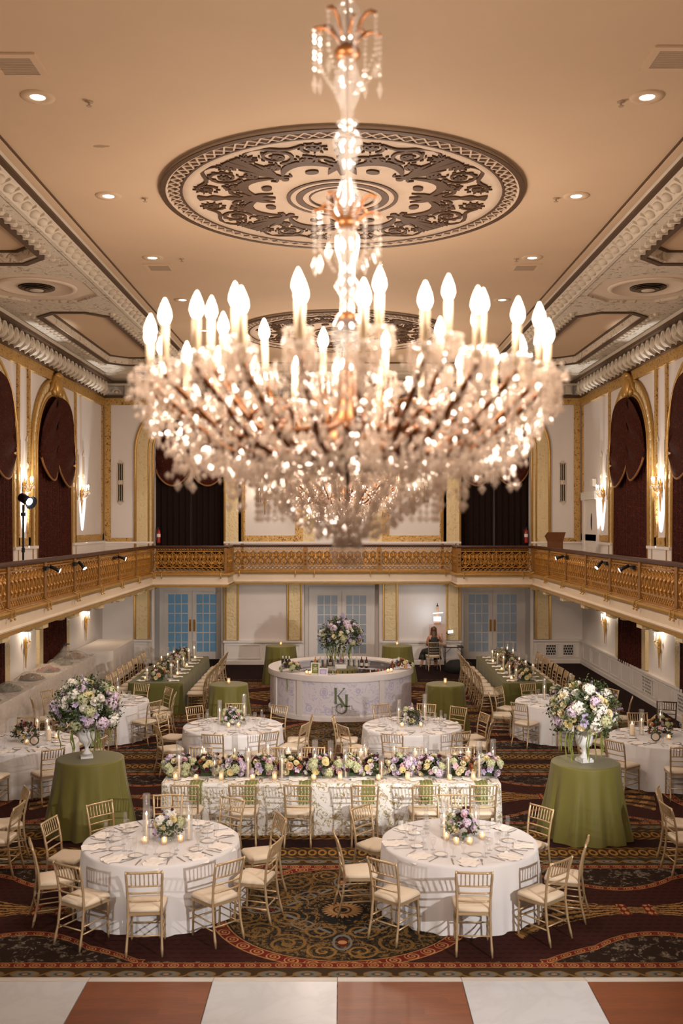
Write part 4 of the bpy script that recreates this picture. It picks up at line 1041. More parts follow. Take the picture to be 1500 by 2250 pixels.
# ------------------------------------------------------------------ chairs
CHG = plain('champagne_gold', (200, 172, 132), .34, .5, var=.1, scale=9)
IVORY = plain('ivory_cushion', (220, 202, 176), .6, var=.04, scale=8)
def chair_proto():
    t = thing('chiavari_chair', 'x', 'chair', (0, 0, 0), 0, 'gold chairs')
    b = MB(); b.s = True
    out = [(-.185, -.19), (.185, -.19), (.205, .0), (.215, .17), (.17, .205), (-.17, .205), (-.215, .17), (-.205, .0)]
    vs = []
    for sc, z in ((.96, .445), (1.0, .455), (1.0, .475), (.93, .492), (.6, .50)): vs += [(x*sc, y*sc, z) for x, y in out]
    vs.append((0, 0, .502)); n = 8
    b.add(vs, [(r*n+i, r*n+(i+1) % n, (r+1)*n+(i+1) % n, (r+1)*n+i) for r in range(4) for i in range(n)]+[(4*n+i, 4*n+(i+1) % n, 5*n) for i in range(n)]+[tuple(range(n-1, -1, -1))])
    b.build('seat', IVORY, t)
    b = MB()
    b.prism([(x*.99, y*.99) for x, y in out], .415, .446); b.build('seat_frame', CHG, t)
    def bead(p0, p1, r, k=3):
        p0, p1 = Vector(p0), Vector(p1); pts = []; rs = []
        N = k*4
        for i in range(N+1):
            u = i/N; pts.append(p0+(p1-p0)*u); rs.append(r*(1.28 if i % 4 == 2 else 1))
        return pts, rs
    for s_ in (-1, 1):
        b = MB(); b.s = True; p, r = bead((s_*.18, .185, .0), (s_*.18, .17, .43), .0125, 4); r[0] *= .75; b.tube(p, r, 7); b.build('leg', CHG, t)
        b = MB(); b.s = True
        c = [(s_*.19, -.27, 0), (s_*.18, -.215, .22), (s_*.175, -.19, .44), (s_*.178, -.20, .60), (s_*.186, -.235, .78), (s_*.192, -.275, .915)]
        pts = []; rs = []
        for (p0, p1) in zip(c, c[1:]):
            for i in range(3): u = i/3; pts.append(tuple(p0[j]+(p1[j]-p0[j])*u for j in range(3))); rs.append(.0165 if i == 1 else .0138)
        pts.append(c[-1]); rs.append(.012); rs[0] = .010; b.tube(pts, rs, 7); b.build('leg', CHG, t)
    b = MB(); b.s = True
    def rail(z, y, hw, r, bow=.012): b.tube([(hw*u/3, y-bow*(1-(u/3)**2), z) for u in range(-3, 4)], r, 6)
    rail(.90, -.268, .19, .0135); rail(.745, -.226, .184, .010); rail(.665, -.21, .18, .010); rail(.575, -.198, .177, .010)
    for k in range(7):
        x = -.138+.046*k; y0 = -.226-.012*(1-(x/.184)**2); y1 = -.268-.012*(1-(x/.19)**2)
        p, r = bead((x, y0, .745), (x, y1, .895), .0068, 2); b.tube(p, r, 5)
    b.build('backrest', CHG, t)
    b = MB(); b.s = True
    for s_ in (-1, 1):
        for z in (.17, .25): b.tube([(s_*.18, .18, z), (s_*.1835, -.225, z)], .0085, 6)
    for z in (.20, .28): b.tube([(-.18, .18, z), (.18, .18, z)], .0085, 6)
    b.tube([(-.18, -.22, .21), (.18, -.22, .21)], .0085, 6)
    b.build('stretcher', CHG, t)
    return t
CH0 = chair_proto(); ch_used = False
rnc = random.Random(5)
def chair(x, y, rz, label, group, jit=True):
    global ch_used
    if jit: rz += rnc.uniform(-.07, .07)
    if not ch_used:
        ch_used = True; CH0.location = (x, y, 0); CH0.rotation_euler = (0, 0, rz); CH0['label'] = label; CH0['group'] = group; return CH0
    return dup(CH0, (x, y, 0), rz, label, group)

# ------------------------------------------------------------------ linen, glass and tableware
def linen(name, c, rough=.8, bs=180):
    m, nt, p = new_mat(name); xyz, vec = coords(); p.inputs['Base Color'].default_value = lin(c); p.inputs['Roughness'].default_value = rough
    p.inputs['Sheen Weight'].default_value = .15; p.inputs['Specular IOR Level'].default_value = .2
    bump(p, noise(vec, bs, 2), .12, .002); return m
WLIN = linen('white_linen', (222, 218, 216)); GSAT = linen('green_satin', (112, 106, 50), .5, 90); GSAT2 = linen('moss_linen', (92, 88, 40), .7)
def round_cloth(rt, z, rb, nf, amp, seed, flare=1):
    rn = random.Random(seed); ph = [rn.uniform(0, 6.3) for _ in range(4)]
    b = MB(); b.s = True
    def f(r, zz, a, i):
        d = (z-zz)/z
        if d <= .02: return r
        wv = sin(a*nf+ph[0]+.8*sin(3*a+ph[2]))*.6+sin(a*(nf*1.7//1)+ph[1])*.25+sin(a*5+ph[3])*.3
        return r+amp*wv*min(1, d*1.15)**1.1
    prof = [(.001, z), (rt*.5, z), (rt*.9, z), (rt*.985, z-.001), (rt, z-.010), (rt+.004, z-.03)]
    for k in range(1, 10): d = k/9; prof.append((rt+.004+(rb-rt)*d**flare, z-.03-(z-.035)*d))
    b.lathe(prof[::-1], 132, fn=f, cap=False)
    return b
def hidden_table(name, label, x, y, r, h, group):
    t = thing(name, label, 'table', (x, y, 0), 0, group)
    b = MB(); b.lathe([(r-.03, h-.03), (r-.03, h-.004)], 40); b.build('tabletop', bpy.data.materials['handrail_wood'], t)
    b = MB(); b.tube([(0, 0, .03), (0, 0, h-.03)], .04, 8); b.lathe([(.25, .003), (.25, .02), (.05, .04)], 16); b.build('pedestal', BLACK, t)
PORC = plain('porcelain', (240, 234, 228), .2, var=0); SILV = plain('silverware', (176, 164, 150), .3, .55, var=0)
PAPER = plain('napkin_linen', (240, 232, 222), .8, var=.03, scale=20)
STEM = glassy('stemware', (1, 1, 1, 1), .12, .9, .03, .05)
def ware():
    W = {}
    b = MB(); b.s = True; b.lathe([(.001, .004), (.045, .003), (.05, .001), (.055, .004), (.082, .014), (.084, .017), (.055, .008), (.04, .007), (.001, .007)], 22); W['bread_plate'] = b.mesh('bread_plate', PORC)
    b = MB(); b.s = True; b.lathe([(.001, .001), (.034, .001), (.033, .004), (.005, .008), (.0045, .075), (.012, .085), (.033, .105), (.040, .135), (.038, .165), (.035, .18)], 14); W['wine_glass'] = b.mesh('wine_glass', STEM)
    b = MB(); b.s = True; b.lathe([(.001, .001), (.032, .001), (.031, .004), (.005, .008), (.0045, .09), (.012, .10), (.024, .13), (.027, .17), (.024, .235)], 12); W['champagne_flute'] = b.mesh('champagne_flute', STEM)
    b = MB(); b.s = True; b.lathe([(.001, .001), (.028, .001), (.026, .004), (.006, .008), (.006, .05), (.02, .06), (.036, .09), (.038, .125), (.035, .14)], 14); W['water_goblet'] = b.mesh('water_goblet', STEM)
    b = MB(); b.prism([(-.006, -.10), (.006, -.10), (.005, .0), (.011, .02), (.009, .10), (-.006, .115), (-.008, .0)], .001, .004); W['knife'] = b.mesh('knife', SILV)
    b = MB(); b.prism([(-.006, -.10), (.006, -.10), (.004, .02), (.012, .04), (.012, .06), (-.012, .06), (-.012, .04), (-.004, .02)], .001, .004)
    for k in range(4): b.box(-.012+.0066*k, -.008+.0066*k, .06, .10, .001, .004)
    W['fork'] = b.mesh('fork', SILV)
    rn = random.Random(3)
    for v in range(3):
        b = MB(); b.s = True; rows = []
        for i in range(11):
            row = []
            for j in range(9):
                x = -.10+.20*j/8+.02*sin(i*1.3+v); y = -.15+.28*i/10
                z = .008+.006*sin(j*1.7+v+i*.5)+.004*sin(i*2.1)
                if i < 2 and v != 2: z = .008-(2-i)*.022
                row.append((x*(1-.1*sin(i*.5+v)), y, max(z, .004) if i >= 2 else z))
            rows.append(row)
        b.grid(rows); W[f'napkin{v}'] = b.mesh('napkin', PAPER)
    return W
WARE = ware()
def item(kind, x, y, z, rz, label, cat, group):
    return tag(link(kind.rstrip('012'), WARE[kind], None, (x, y, z), rz), label, cat, group)
rnt = random.Random(21)
def setting(cx, cy, z, rad, deg, tname, full=True):
    a = R(deg); ca, sa = cos(a), sin(a); at = f"at {clock(deg)} on the {tname}"; G = 'place settings on the '+tname
    def P(r, s_): return cx+ca*r-sa*s_, cy+sa*r+ca*s_
    rz = a+pi/2    # local +y points to the table centre
    j = lambda q=.02: rnt.uniform(-q, q)
    x, y = P(rad-.14, j()); item(f'napkin{rnt.randrange(3)}', x, y, z, rz+j(.3), f'white napkin {at}', 'napkin', G)
    x, y = P(rad-.36+j(), .13+j()); item('bread_plate', x, y, z, j(3), f'small white plate {at}', 'plate', G)
    x, y = P(rad-.17+j(), .17); item('fork', x, y, z, rz+j(.2), f'silver fork {at}', 'fork', G)
    x, y = P(rad-.17+j(), -.16); item('knife', x, y, z, rz+j(.2), f'silver knife {at}', 'knife', G)
    x, y = P(rad-.38+j(.04), -.12+j()); item('wine_glass', x, y, z, 0, f'stemmed wine glass {at}', 'glass', G)
    if full:
        x, y = P(rad-.33+j(.03), -.23+j()); item('champagne_flute', x, y, z, 0, f'tall champagne flute {at}', 'glass', G)
        x, y = P(rad-.46+j(.03), -.02+j()); item('water_goblet', x, y, z, 0, f'short water goblet {at}', 'glass', G)

# ------------------------------------------------------------------ candles
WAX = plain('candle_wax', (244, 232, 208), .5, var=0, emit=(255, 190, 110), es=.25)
FL = emis('candle_flame', (1, .68, .34, 1), 18)
FROST = glassy('votive_glass', (1, .96, .9, 1), .10, .7, .1, .35, (1, .86, .66, 1))
CYL = glassy('hurricane_glass', (1, 1, 1, 1), .11, .9, .04, .05)
def candle_kinds():
    def mk(name, h, r, wr, wh, gmat):
        g = MB(); g.s = True; g.lathe([(r*.9, .002), (r, .006), (r, h-.004), (r*1.03, h), (r*1.0, h+.004), (r*.93, h), (r*.93, .012), (.001, .01)], 18, cap=False); g = g.mesh('glass_cylinder', gmat)
        c = MB(); c.s = True; c.lathe([(wr, .012), (wr, wh), (wr*.8, wh+.003), (.001, wh+.001)], 10); c = c.mesh('candle', WAX)
        f = MB(); f.s = True; f.lathe([(.001, wh+.006), (.006, wh+.012), (.0085, wh+.022), (.005, wh+.038), (.001, wh+.052)], 8); f = f.mesh('flame', FL)
        return (name, g, c, f)
    return {'tall': mk('hurricane_candle', .56, .045, .011, .30, CYL), 'mid': mk('hurricane_candle', .46, .045, .011, .25, CYL), 'low': mk('hurricane_candle', .36, .045, .011, .20, CYL),
            'votive': mk('votive_candle', .075, .034, .028, .035, FROST), 'pillar': mk('pillar_candle', .26, .052, .037, .2, CYL), 'tallvotive': mk('votive_candle', .12, .034, .028, .04, FROST)}
CK = candle_kinds()
def candle(kind, x, y, z, label, group):
    n, g, c, f = CK[kind]
    t = thing(n, label, 'candle', (x, y, z), 0, group)
    link('glass_cylinder', g, t); o = link('candle', c, t); link('flame', f, o); return t

# ------------------------------------------------------------------ flowers
FM = {}
PAL = dict(white=(240, 234, 220), cream=(238, 222, 178), yellow=(234, 216, 156), lav=(190, 172, 204), lilac=(216, 194, 210), pink=(228, 186, 192), burg=(76, 18, 34), plum=(98, 52, 92), lime=(168, 180, 72), green=(192, 192, 146), peach=(232, 192, 150), rust=(168, 96, 60))
LEAFM = plain('leaf_green', (58, 76, 34), .6, var=.3, scale=12); LEAF2 = plain('olive_leaf', (96, 112, 60), .6, var=.3, scale=12)
AMAR = plain('amaranth', (142, 150, 72), .7, var=.25, scale=30)
def petal_ring(b, n, r0, r1, z0, z1, w_, curl, ph):
    for k in range(n):
        a = 2*pi*k/n+ph; ca, sa = cos(a), sin(a); rows = []
        for i in range(4):
            u = i/3; r = r0+(r1-r0)*sin(u*pi/2); z = z0+(z1-z0)*u-curl*max(0, u-.6)**1.5; ww = w_*sin(pi*(.18+.72*u)); row = []
            for s_ in (-1, 0, 1):
                rr = r-abs(s_)*ww*.25; row.append((ca*rr-sa*s_*ww, sa*rr+ca*s_*ww, z))
            rows.append(row)
        b.grid(rows)
def bloom(kind, col):
    k = (kind, col)
    if k in FM: return FM[k]
    mn = 'petal_'+col; m = bpy.data.materials.get(mn) or plain(mn, PAL[col], .6, var=.12, scale=18)
    b = MB(); b.s = True; rn = random.Random(hash(kind) % 97 if False else len(kind))
    if kind == 'rose':
        b.ball((0, 0, .45), .32, .32, .35, 8, 5); petal_ring(b, 5, .2, .55, .1, .8, .42, .1, 0); petal_ring(b, 6, .3, .82, .0, .62, .46, .3, .4); petal_ring(b, 7, .35, 1.0, -.05, .35, .46, .4, .1)
    elif kind == 'dahlia':
        for i, (n, r1, z) in enumerate(((16, 1, .1), (14, .86, .32), (11, .64, .52), (8, .4, .64))): petal_ring(b, n, .1, r1, z*.6, z+.08, .22, .05, i*.3)
        b.ball((0, 0, .55), .22, .22, .2, 8, 5)
    elif kind == 'hydrangea':
        for i in range(50):
            zz = 1-1.5*i/49; rr = sqrt(max(0, 1-zz*zz)); a = i*2.39996
            c = Vector((rr*cos(a), rr*sin(a), zz*.85+.1)); c *= rn.uniform(.9, 1.06); nn_ = (c.normalized()+Vector((rn.gauss(0, .25), rn.gauss(0, .25), rn.gauss(0, .25)))).normalized(); u = nn_.orthogonal().normalized(); v = nn_.cross(u); s_ = .23
            b.add([c+u*s_, c+(u+v)*s_*.9+nn_*.05, c+v*s_, c+(v-u)*s_*.9+nn_*.05, c-u*s_, c-(u+v)*s_*.9+nn_*.05, c-v*s_, c+(u-v)*s_*.9+nn_*.05, c+nn_*.03], [(0, 1, 2, 8), (2, 3, 4, 8), (4, 5, 6, 8), (6, 7, 0, 8)])
        b.ball((0, 0, .1), .66, .66, .58, 8, 5)
    elif kind == 'pompom':
        b.s = False
        for i in range(46):
            zz = 1-2*(i+.5)/46; rr = sqrt(1-zz*zz); a = i*2.39996; c = Vector((rr*cos(a), rr*sin(a), zz)); b.octa(c*.8, .16, .24, c)
        b.ball((0, 0, 0), .75, nu=8, nv=6)
    elif kind == 'orchid':
        petal_ring(b, 5, .05, 1, .0, .35, .38, .1, 0); petal_ring(b, 3, .02, .4, .1, .45, .2, .0, .5)
    elif kind == 'delphinium':
        for i in range(16):
            z = -.2+2.6*i/15; a = i*2.4; r = .42*(1-.5*i/15); c = Vector((r*cos(a), r*sin(a), z))
            for q in range(5):
                d = Vector((cos(q*1.257), sin(q*1.257), .3)); b.add([c, c+d*.18+Vector((0, 0, .1)), c+d*.3, c+d*.18-Vector((0, 0, .1))], [(0, 1, 2, 3)])
    FM[k] = b.mesh(kind, m); return FM[k]
def sprig(b, p, d, l, rn, w_=.012, k=5):
    d = Vector(d).normalized(); p = Vector(p); s_ = d.orthogonal().normalized(); s2 = d.cross(s_)
    b.tube([p, p+d*l*.6+Vector((0, 0, -l*.04)), p+d*l+Vector((0, 0, -l*.15))], .0015, 3, cap=False)
    for i in range(k):
        u = (i+1)/k; c = p+d*l*u-Vector((0, 0, l*.15*u*u))
        a = rn.uniform(0, 6.28); e = (s_*cos(a)+s2*sin(a))*.8+d*.6; e.normalize(); f = e.cross(d).normalized(); ll = w_*3
        b.add([c, c+e*ll*.5+f*w_, c+e*ll, c+e*ll*.5-f*w_], [(0, 1, 2, 3)])
def blooms(t, rn, n, cx, cy, cz, rx, ry, rz_, pal, size, zmin=-.3, parent=None, squash=.0):
    gold = 2.39996
    for i in range(n):
        zz = 1-(1-zmin)*(i+.5)/n; rr = sqrt(max(0, 1-zz*zz)); a = i*gold+rn.uniform(-.3, .3)
        d = Vector((rr*cos(a), rr*sin(a), zz)); k = rn.uniform(.86, 1.06); p = Vector((cx+rx*d.x*k, cy+ry*d.y*k, cz+rz_*d.z*k))
        kind, col, s_ = rn.choice(pal); sc = size*s_*rn.uniform(.85, 1.15)
        o = link(kind, bloom(kind, col), t, p)
        nr = Vector((d.x/rx, d.y/ry, d.z/rz_)).normalized(); o.rotation_euler = nr.to_track_quat('Z', 'Y').to_euler()
        o.scale = (sc, sc, sc)
def foliage(t, rn, n, cx, cy, cz, rx, ry, rz_, l, zmin=-.5, w_=.014, name='foliage', mat=None):
    b = MB()
    for i in range(n):
        zz = rn.uniform(zmin, 1); rr = sqrt(max(0, 1-zz*zz)); a = rn.uniform(0, 6.28); d = Vector((rr*cos(a), rr*sin(a), zz))
        sprig(b, (cx+rx*d.x*.6, cy+ry*d.y*.6, cz+rz_*d.z*.6), (d.x+rn.gauss(0, .2), d.y+rn.gauss(0, .2), d.z+.15), l*rn.uniform(.7, 1.3), rn, w_)
    return b.build(name, mat or LEAFM, t)
P_MIX = [('rose', 'white', 1), ('rose', 'cream', 1), ('rose', 'lilac', 1), ('hydrangea', 'green', 1.3), ('dahlia', 'yellow', 1.1), ('pompom', 'burg', .6), ('orchid', 'lav', .9), ('hydrangea', 'lilac', 1.1), ('rose', 'pink', 1)]
P_AUT = [('rose', 'peach', 1), ('dahlia', 'yellow', 1), ('hydrangea', 'green', 1.1), ('orchid', 'pink', 1), ('dahlia', 'burg', .8), ('rose', 'rust', .9), ('orchid', 'lilac', 1), ('rose', 'cream', 1), ('pompom', 'burg', .6)]
P_WHT = [('hydrangea', 'white', 1.5), ('hydrangea', 'lilac', 1.3), ('rose', 'white', 1.1), ('dahlia', 'cream', 1.1), ('orchid', 'white', .8), ('rose', 'white', 1), ('dahlia', 'yellow', 1.1), ('orchid', 'lav', .9), ('pompom', 'plum', .5), ('rose', 'cream', 1.1), ('hydrangea', 'green', 1.4), ('delphinium', 'lav', .55), ('rose', 'lilac', .9)]
# ------------------------------------------------------------------ round dining tables
TABLES = [  # x, y, name, chair angles, detail, seat radius
    (-2.19, 12.05, 'front left round table', [201, 238, 273, 309, 341, 20, 62, 97, 132, 166], 2),
    (1.41, 12.05, 'front right round table', [229, 270, 311, 343, 38, 87, 142, 190], 2),
    (-2.08, 18.9, 'middle left round table', [263, 301, 338, 5, 57, 95, 127, 163, 210], 2),
    (1.32, 18.9, 'middle right round table', [252, 302, 347, 16, 47, 75, 110, 175, 209], 2),
    (-5.6, 17.5, 'left edge round table', [265, 305, 345, 25, 65, 105, 145, 185, 225], 1),
    (5.74, 17.9, 'right edge round table', [222, 265, 310, 10, 50, 90, 130, 178], 1),
    (-5.13, 21.5, 'back left round table', [4, 35, 70, 115, 160, 200, 245, 285, 325], 1),
    (4.68, 21.5, 'back right round table', [178, 225, 265, 305, 345, 27, 65, 105, 142], 1),
    (-5.75, 13.2, 'table beyond the left edge', [355, 25], 0),
    (5.75, 13.2, 'table beyond the right edge', [155, 185], 0)]
for i, (cx, cy, tn, angs, det) in enumerate(TABLES):
    hidden_table('round_table', f'{tn} hidden under its white cloth', cx, cy, .92, .75, 'round dining tables')
    tag(round_cloth(.935, .762, .985, 21, .035, i).build('tablecloth', WLIN, None, (cx, cy, 0), i*1.1), f'white floor-length cloth over the {tn}', 'tablecloth', 'white round tablecloths')
    for a in angs:
        chair(cx+1.24*cos(R(a)), cy+1.24*sin(R(a)), R(a)+pi/2, f'gold chair with ivory cushion at {clock(a)} of the {tn}', 'chairs around the '+tn)
        if det: setting(cx, cy, .764, .93, a, tn, det == 2)
rb = random.Random(31)
def centre(cx, cy, tn, pal, cans, vots, r=.17, warm=False, zt=.764):
    t = thing('flower_centrepiece', f'low mixed flower centrepiece on the {tn}', 'flowers', (cx, cy, zt), 0, 'table centrepieces')
    b = MB(); b.s = True; b.lathe([(.001, .001), (.075, .001), (.09, .03), (.095, .10), (.088, .10), (.08, .03)], 20); b.build('bowl', CLEAR, t)
    foliage(t, rb, 70, 0, 0, .12, r*1.0, r*1.0, r*.8, .09)
    blooms(t, rb, 26, 0, 0, .13, r*.9, r*.9, r*.95, pal, .043, -.25)
    for j in range(3):
        k, c = rb.choice(pal)[:2]; an = rb.uniform(0, 6.3)
        o = link('pompom', bloom('pompom', 'burg' if j else 'plum'), t, (.08*cos(an), .08*sin(an), .30+.03*j)); o.scale = (.022,)*3
    wy = ['left', 'right', 'front', 'back']
    for j, (k, dx, dy) in enumerate(cans): candle(k, cx+dx, cy+dy, zt, f'{"ivory pillar" if k == "pillar" else "taper"} candle in clear glass cylinder, {["left", "right", "outer"][j]} one on the {tn}', 'candles on the '+tn)
    for j, (dx, dy) in enumerate(vots): candle('votive', cx+dx, cy+dy, zt, f'lit votive candle {["front left", "front right", "left", "right"][j]} of the centrepiece on the {tn}', 'candles on the '+tn)
centre(-2.13, 12.15, 'front left round table', P_WHT, [('tall', -.24, -.1), ('mid', .27, -.08)], [(.0, -.24), (.18, -.16), (-.24, -.22)])
centre(1.46, 12.2, 'front right round table', P_MIX, [('mid', -.22, -.05), ('low', .2, .18)], [(-.1, -.3), (.06, -.3), (.24, -.1), (-.2, -.12)], .18)
centre(-2.08, 19.0, 'middle left round table', P_MIX, [('mid', -.26, 0), ('tall', .2, .05)], [(-.06, -.28), (.12, -.26)], .2)
centre(1.32, 19.0, 'middle right round table', P_MIX, [('mid', -.24, .05), ('tall', .26, .1)], [(-.2, -.25), (.16, -.25)], .2)
centre(-5.6, 17.6, 'left edge round table', P_AUT, [('mid', .28, .35), ('mid', .1, .36), ('pillar', .42, -.02)], [(.12, -.3), (.5, .15)], .22)
centre(5.74, 18.0, 'right edge round table', P_AUT, [('mid', -.32, .05), ('tall', .1, .3), ('pillar', -.5, .02)], [(.05, -.32), (-.2, -.3)], .24)
centre(-5.13, 21.6, 'back left round table', P_MIX, [('mid', -.26, 0), ('mid', .25, .05)], [(.1, -.25)], .18)
centre(4.68, 21.6, 'back right round table', P_MIX, [('mid', -.28, .1), ('tall', .3, .15)], [(.1, -.25)], .18)

AG = plain('agate_rim', (92, 84, 74), .3, var=.5, scale=30); AGC = plain('agate_face', (214, 198, 178), .3, var=.1)
for x, y, rz, lb in ((-5.32, 17.2, .2, 'round agate table marker leaning by the candles on the left edge round table'), (5.5, 17.5, -.2, 'round agate table marker leaning by the candles on the right edge round table')):
    t = thing('table_marker', lb, 'table marker', (x, y, .764), rz)
    Mt = Matrix.Translation((0, 0, .085)) @ Matrix.Rotation(R(75), 4, 'X')
    b = MB(); b.prism([(.082*cos(k*.39)*(1+.05*sin(k*2.3)), .082*sin(k*.39)*(1+.05*sin(k*1.7))) for k in range(16)], -.006, .004, Mt); b.build('rim', AG, t)
    b = MB(); b.prism([(.06*cos(k*.39), .06*sin(k*.39)) for k in range(16)], .004, .007, Mt); b.build('face', AGC, t)
bc = chair(6.62, 20.35, pi*.9, 'dark brown wooden chair standing behind the right edge round table', 'chairs around the right edge round table')
for c_ in KM[bc.name]:
    c_.material_slots[0].link = 'OBJECT'; c_.material_slots[0].material = bpy.data.materials['handrail_wood']
# ------------------------------------------------------------------ long floral banquet table
def print_mat(name, base, vine, leaf, petal, sc, lt=.45):
    m, nt, p = new_mat(name); xyz, vec = coords(); x, y, z = xyz
    n1 = noise(vec, 2.6*sc, 3, .5, dist=1.4); n2 = noise(vec, 7*sc, 3, .6, dist=2.0); n3 = noise(vec, 16*sc, 2)
    vn = ((n1*13).sin()).abs().lt(.13)
    lf = (n2*12).sin().gt(lt)*n1.gt(.42)
    v = voro(vec, 2.4*sc, 'F1', 'Distance'); fl = v.lt(.26); rad = (v*60+n3*4).sin().gt(.1)
    c = mixc(lf, lin(base), mixc(n3.gt(.5), lin(leaf[0]), lin(leaf[1])))
    c = mixc(vn, c, lin(vine)); c = mixc(fl*rad*.8, c, lin(petal)); c = mixc(v.lt(.07), c, lin(leaf[1]))
    setc(p, c); p.inputs['Roughness'].default_value = .75; return m
FLOR = print_mat('floral_print_linen', (226, 220, 210), (178, 156, 132), ((150, 142, 104), (178, 156, 104)), (180, 168, 160), 1.5)
TOILE = print_mat('lavender_toile', (220, 214, 220), (196, 190, 204), ((202, 196, 212), (192, 184, 206)), (186, 178, 206), .95, .7)
def rect_cloth(x0, x1, y0, y1, z, folds=.02, per=.35, seed=0, zb=.006):
    b = MB(); b.s = True; rn = random.Random(seed)
    pts = []; c = .03; L = []
    def line(ax, ay, bx, by):
        l = sqrt((bx-ax)**2+(by-ay)**2); n = max(2, int(l/.07))
        for i in range(n): pts.append((ax+(bx-ax)*i/n, ay+(by-ay)*i/n))
    line(x0+c, y0, x1-c, y0); line(x1, y0+c, x1, y1-c); line(x1-c, y1, x0+c, y1); line(x0, y1-c, x0, y0+c)
    cx, cy = (x0+x1)/2, (y0+y1)/2; n = len(pts); rows = []; s = 0
    for lv in range(8):
        row = []
        for i, (x, y) in enumerate(pts):
            d = lv/7; k = folds*d*(sin(i*.07*2*pi/per+seed)+.5*sin(i*.07*2*pi/per*1.7+1)) if lv > 0 else 0
            nx = -1 if abs(x-x0) < 1e-3 else (1 if abs(x-x1) < 1e-3 else 0); ny = -1 if abs(y-y0) < 1e-3 else (1 if abs(y-y1) < 1e-3 else 0)
            row.append((x+nx*(.004+.02*d+abs(k)), y+ny*(.004+.02*d+abs(k)), z-.012-(z-.012-zb)*d))
        rows.append(row)
    vs = [p for r in rows for p in r]; fs = [(l*n+i, l*n+(i+1) % n, (l+1)*n+(i+1) % n, (l+1)*n+i)[::-1] for l in range(7) for i in range(n)]
    top = [(x+(cx-x)*.004, y+(cy-y)*.01, z) for x, y in pts]; vs += top; T = 8*n
    fs += [(T+i, T+(i+1) % n, (i+1) % n, i)[::-1] for i in range(n)]; b.add(vs, fs)
    b.s = False; b.add(top, [tuple(range(n))]); return b
def rect_table(label, x0, x1, y0, y1, h, group):
    t = thing('banquet_table', label, 'table', ((x0+x1)/2, (y0+y1)/2, 0), 0, group); wx, wy = (x1-x0)/2-.03, (y1-y0)/2-.03
    b = MB(); b.box(-wx, wx, -wy, wy, h-.035, h-.005); b.build('tabletop', bpy.data.materials['handrail_wood'], t)
    for sx in (-1, 1):
        for sy in (-1, 1): b = MB(); b.tube([(sx*(wx-.1), sy*(wy-.1), .0), (sx*(wx-.1), sy*(wy-.1), h-.04)], .018, 6); b.build('leg', BLACK, t)
HX0, HX1, HY0, HY1 = -2.68, 2.34, 14.68, 15.82
rect_table('long banquet table hidden under the floral printed cloth', HX0, HX1, HY0, HY1, .75, 'long banquet tables')
tag(rect_cloth(HX0, HX1, HY0, HY1, .762, .008, .6, 3).build('tablecloth', FLOR), 'floral printed cloth over the long banquet table in the middle', 'tablecloth')
HX = [-2.23, -1.42, -.62, .31, 1.17, 1.98]; HN = ['first', 'second', 'third', 'fourth', 'fifth', 'sixth']
NAPM, nt_, p_ = new_mat('green_napkin'); (x_, y_, z_), v_ = coords(); dots = ((wrap(x_, .05).abs()-.004-.006*(z_*80).sin()).abs().lt(.0035)); setc(p_, mixc(dots, lin((108, 110, 46)), lin((200, 200, 170)))); p_.inputs['Roughness'].default_value = .7
for i, x in enumerate(HX):
    chair(x, 14.32, 0, f'gold chair, {HN[i]} from the left on the near side of the floral banquet table', 'chairs at the floral banquet table')
    b = MB(); b.s = True
    b.grid([[(-.09+.18*k/6, yy, zz+.003*sin(k*2)) for k in range(7)] for yy, zz in ((.20, .768), (.04, .768), (-.015, .764), (-.032, .74), (-.036, .6), (-.036, .47))])
    tag(b.build('green_napkin', NAPM, None, (x+.07, HY0, 0)), f'green napkin hanging over the floral table edge at the {HN[i]} near seat from the left', 'napkin', 'green napkins on the floral table')
    T_ = f'at the {HN[i]} near seat of the floral banquet table'; G_ = 'place settings on the floral table'
    item('bread_plate', x-.26, 14.93, .764, 0, f'small white plate {T_}', 'plate', G_); item(f'napkin{i % 3}', x-.05, 14.92, .764, 1.6, f'white napkin {T_}', 'napkin', G_)
    item('knife', x+.22, 14.86, .764, .1, f'silver knife {T_}', 'knife', G_); item('fork', x+.18, 14.86, .764, -.1, f'silver fork {T_}', 'fork', G_)
    item('wine_glass', x+.27, 15.02, .764, 0, f'stemmed wine glass {T_}', 'glass', G_); item('water_goblet', x+.34, 14.98, .764, 0, f'water goblet {T_}', 'glass', G_)
for i, x in enumerate([-2.35, -1.10, -.50, .20, 1.13, 2.0]):
    chair(x, 16.15, pi, f'gold chair, {HN[i]} from the left on the far side of the floral banquet table', 'chairs at the floral banquet table')
wn = ['one', 'two', 'three', 'four', 'five', 'six', 'seven', 'eight', 'nine', 'ten', 'eleven', 'twelve', 'thirteen', 'fourteen', 'fifteen', 'sixteen', 'seventeen', 'eighteen', 'nineteen', 'twenty', 'twenty-one', 'twenty-two']
od = HN+['seventh', 'eighth', 'ninth', 'tenth', 'eleventh', 'twelfth', 'thirteenth', 'fourteenth', 'fifteenth', 'sixteenth', 'seventeenth', 'eighteenth', 'nineteenth', 'twentieth']
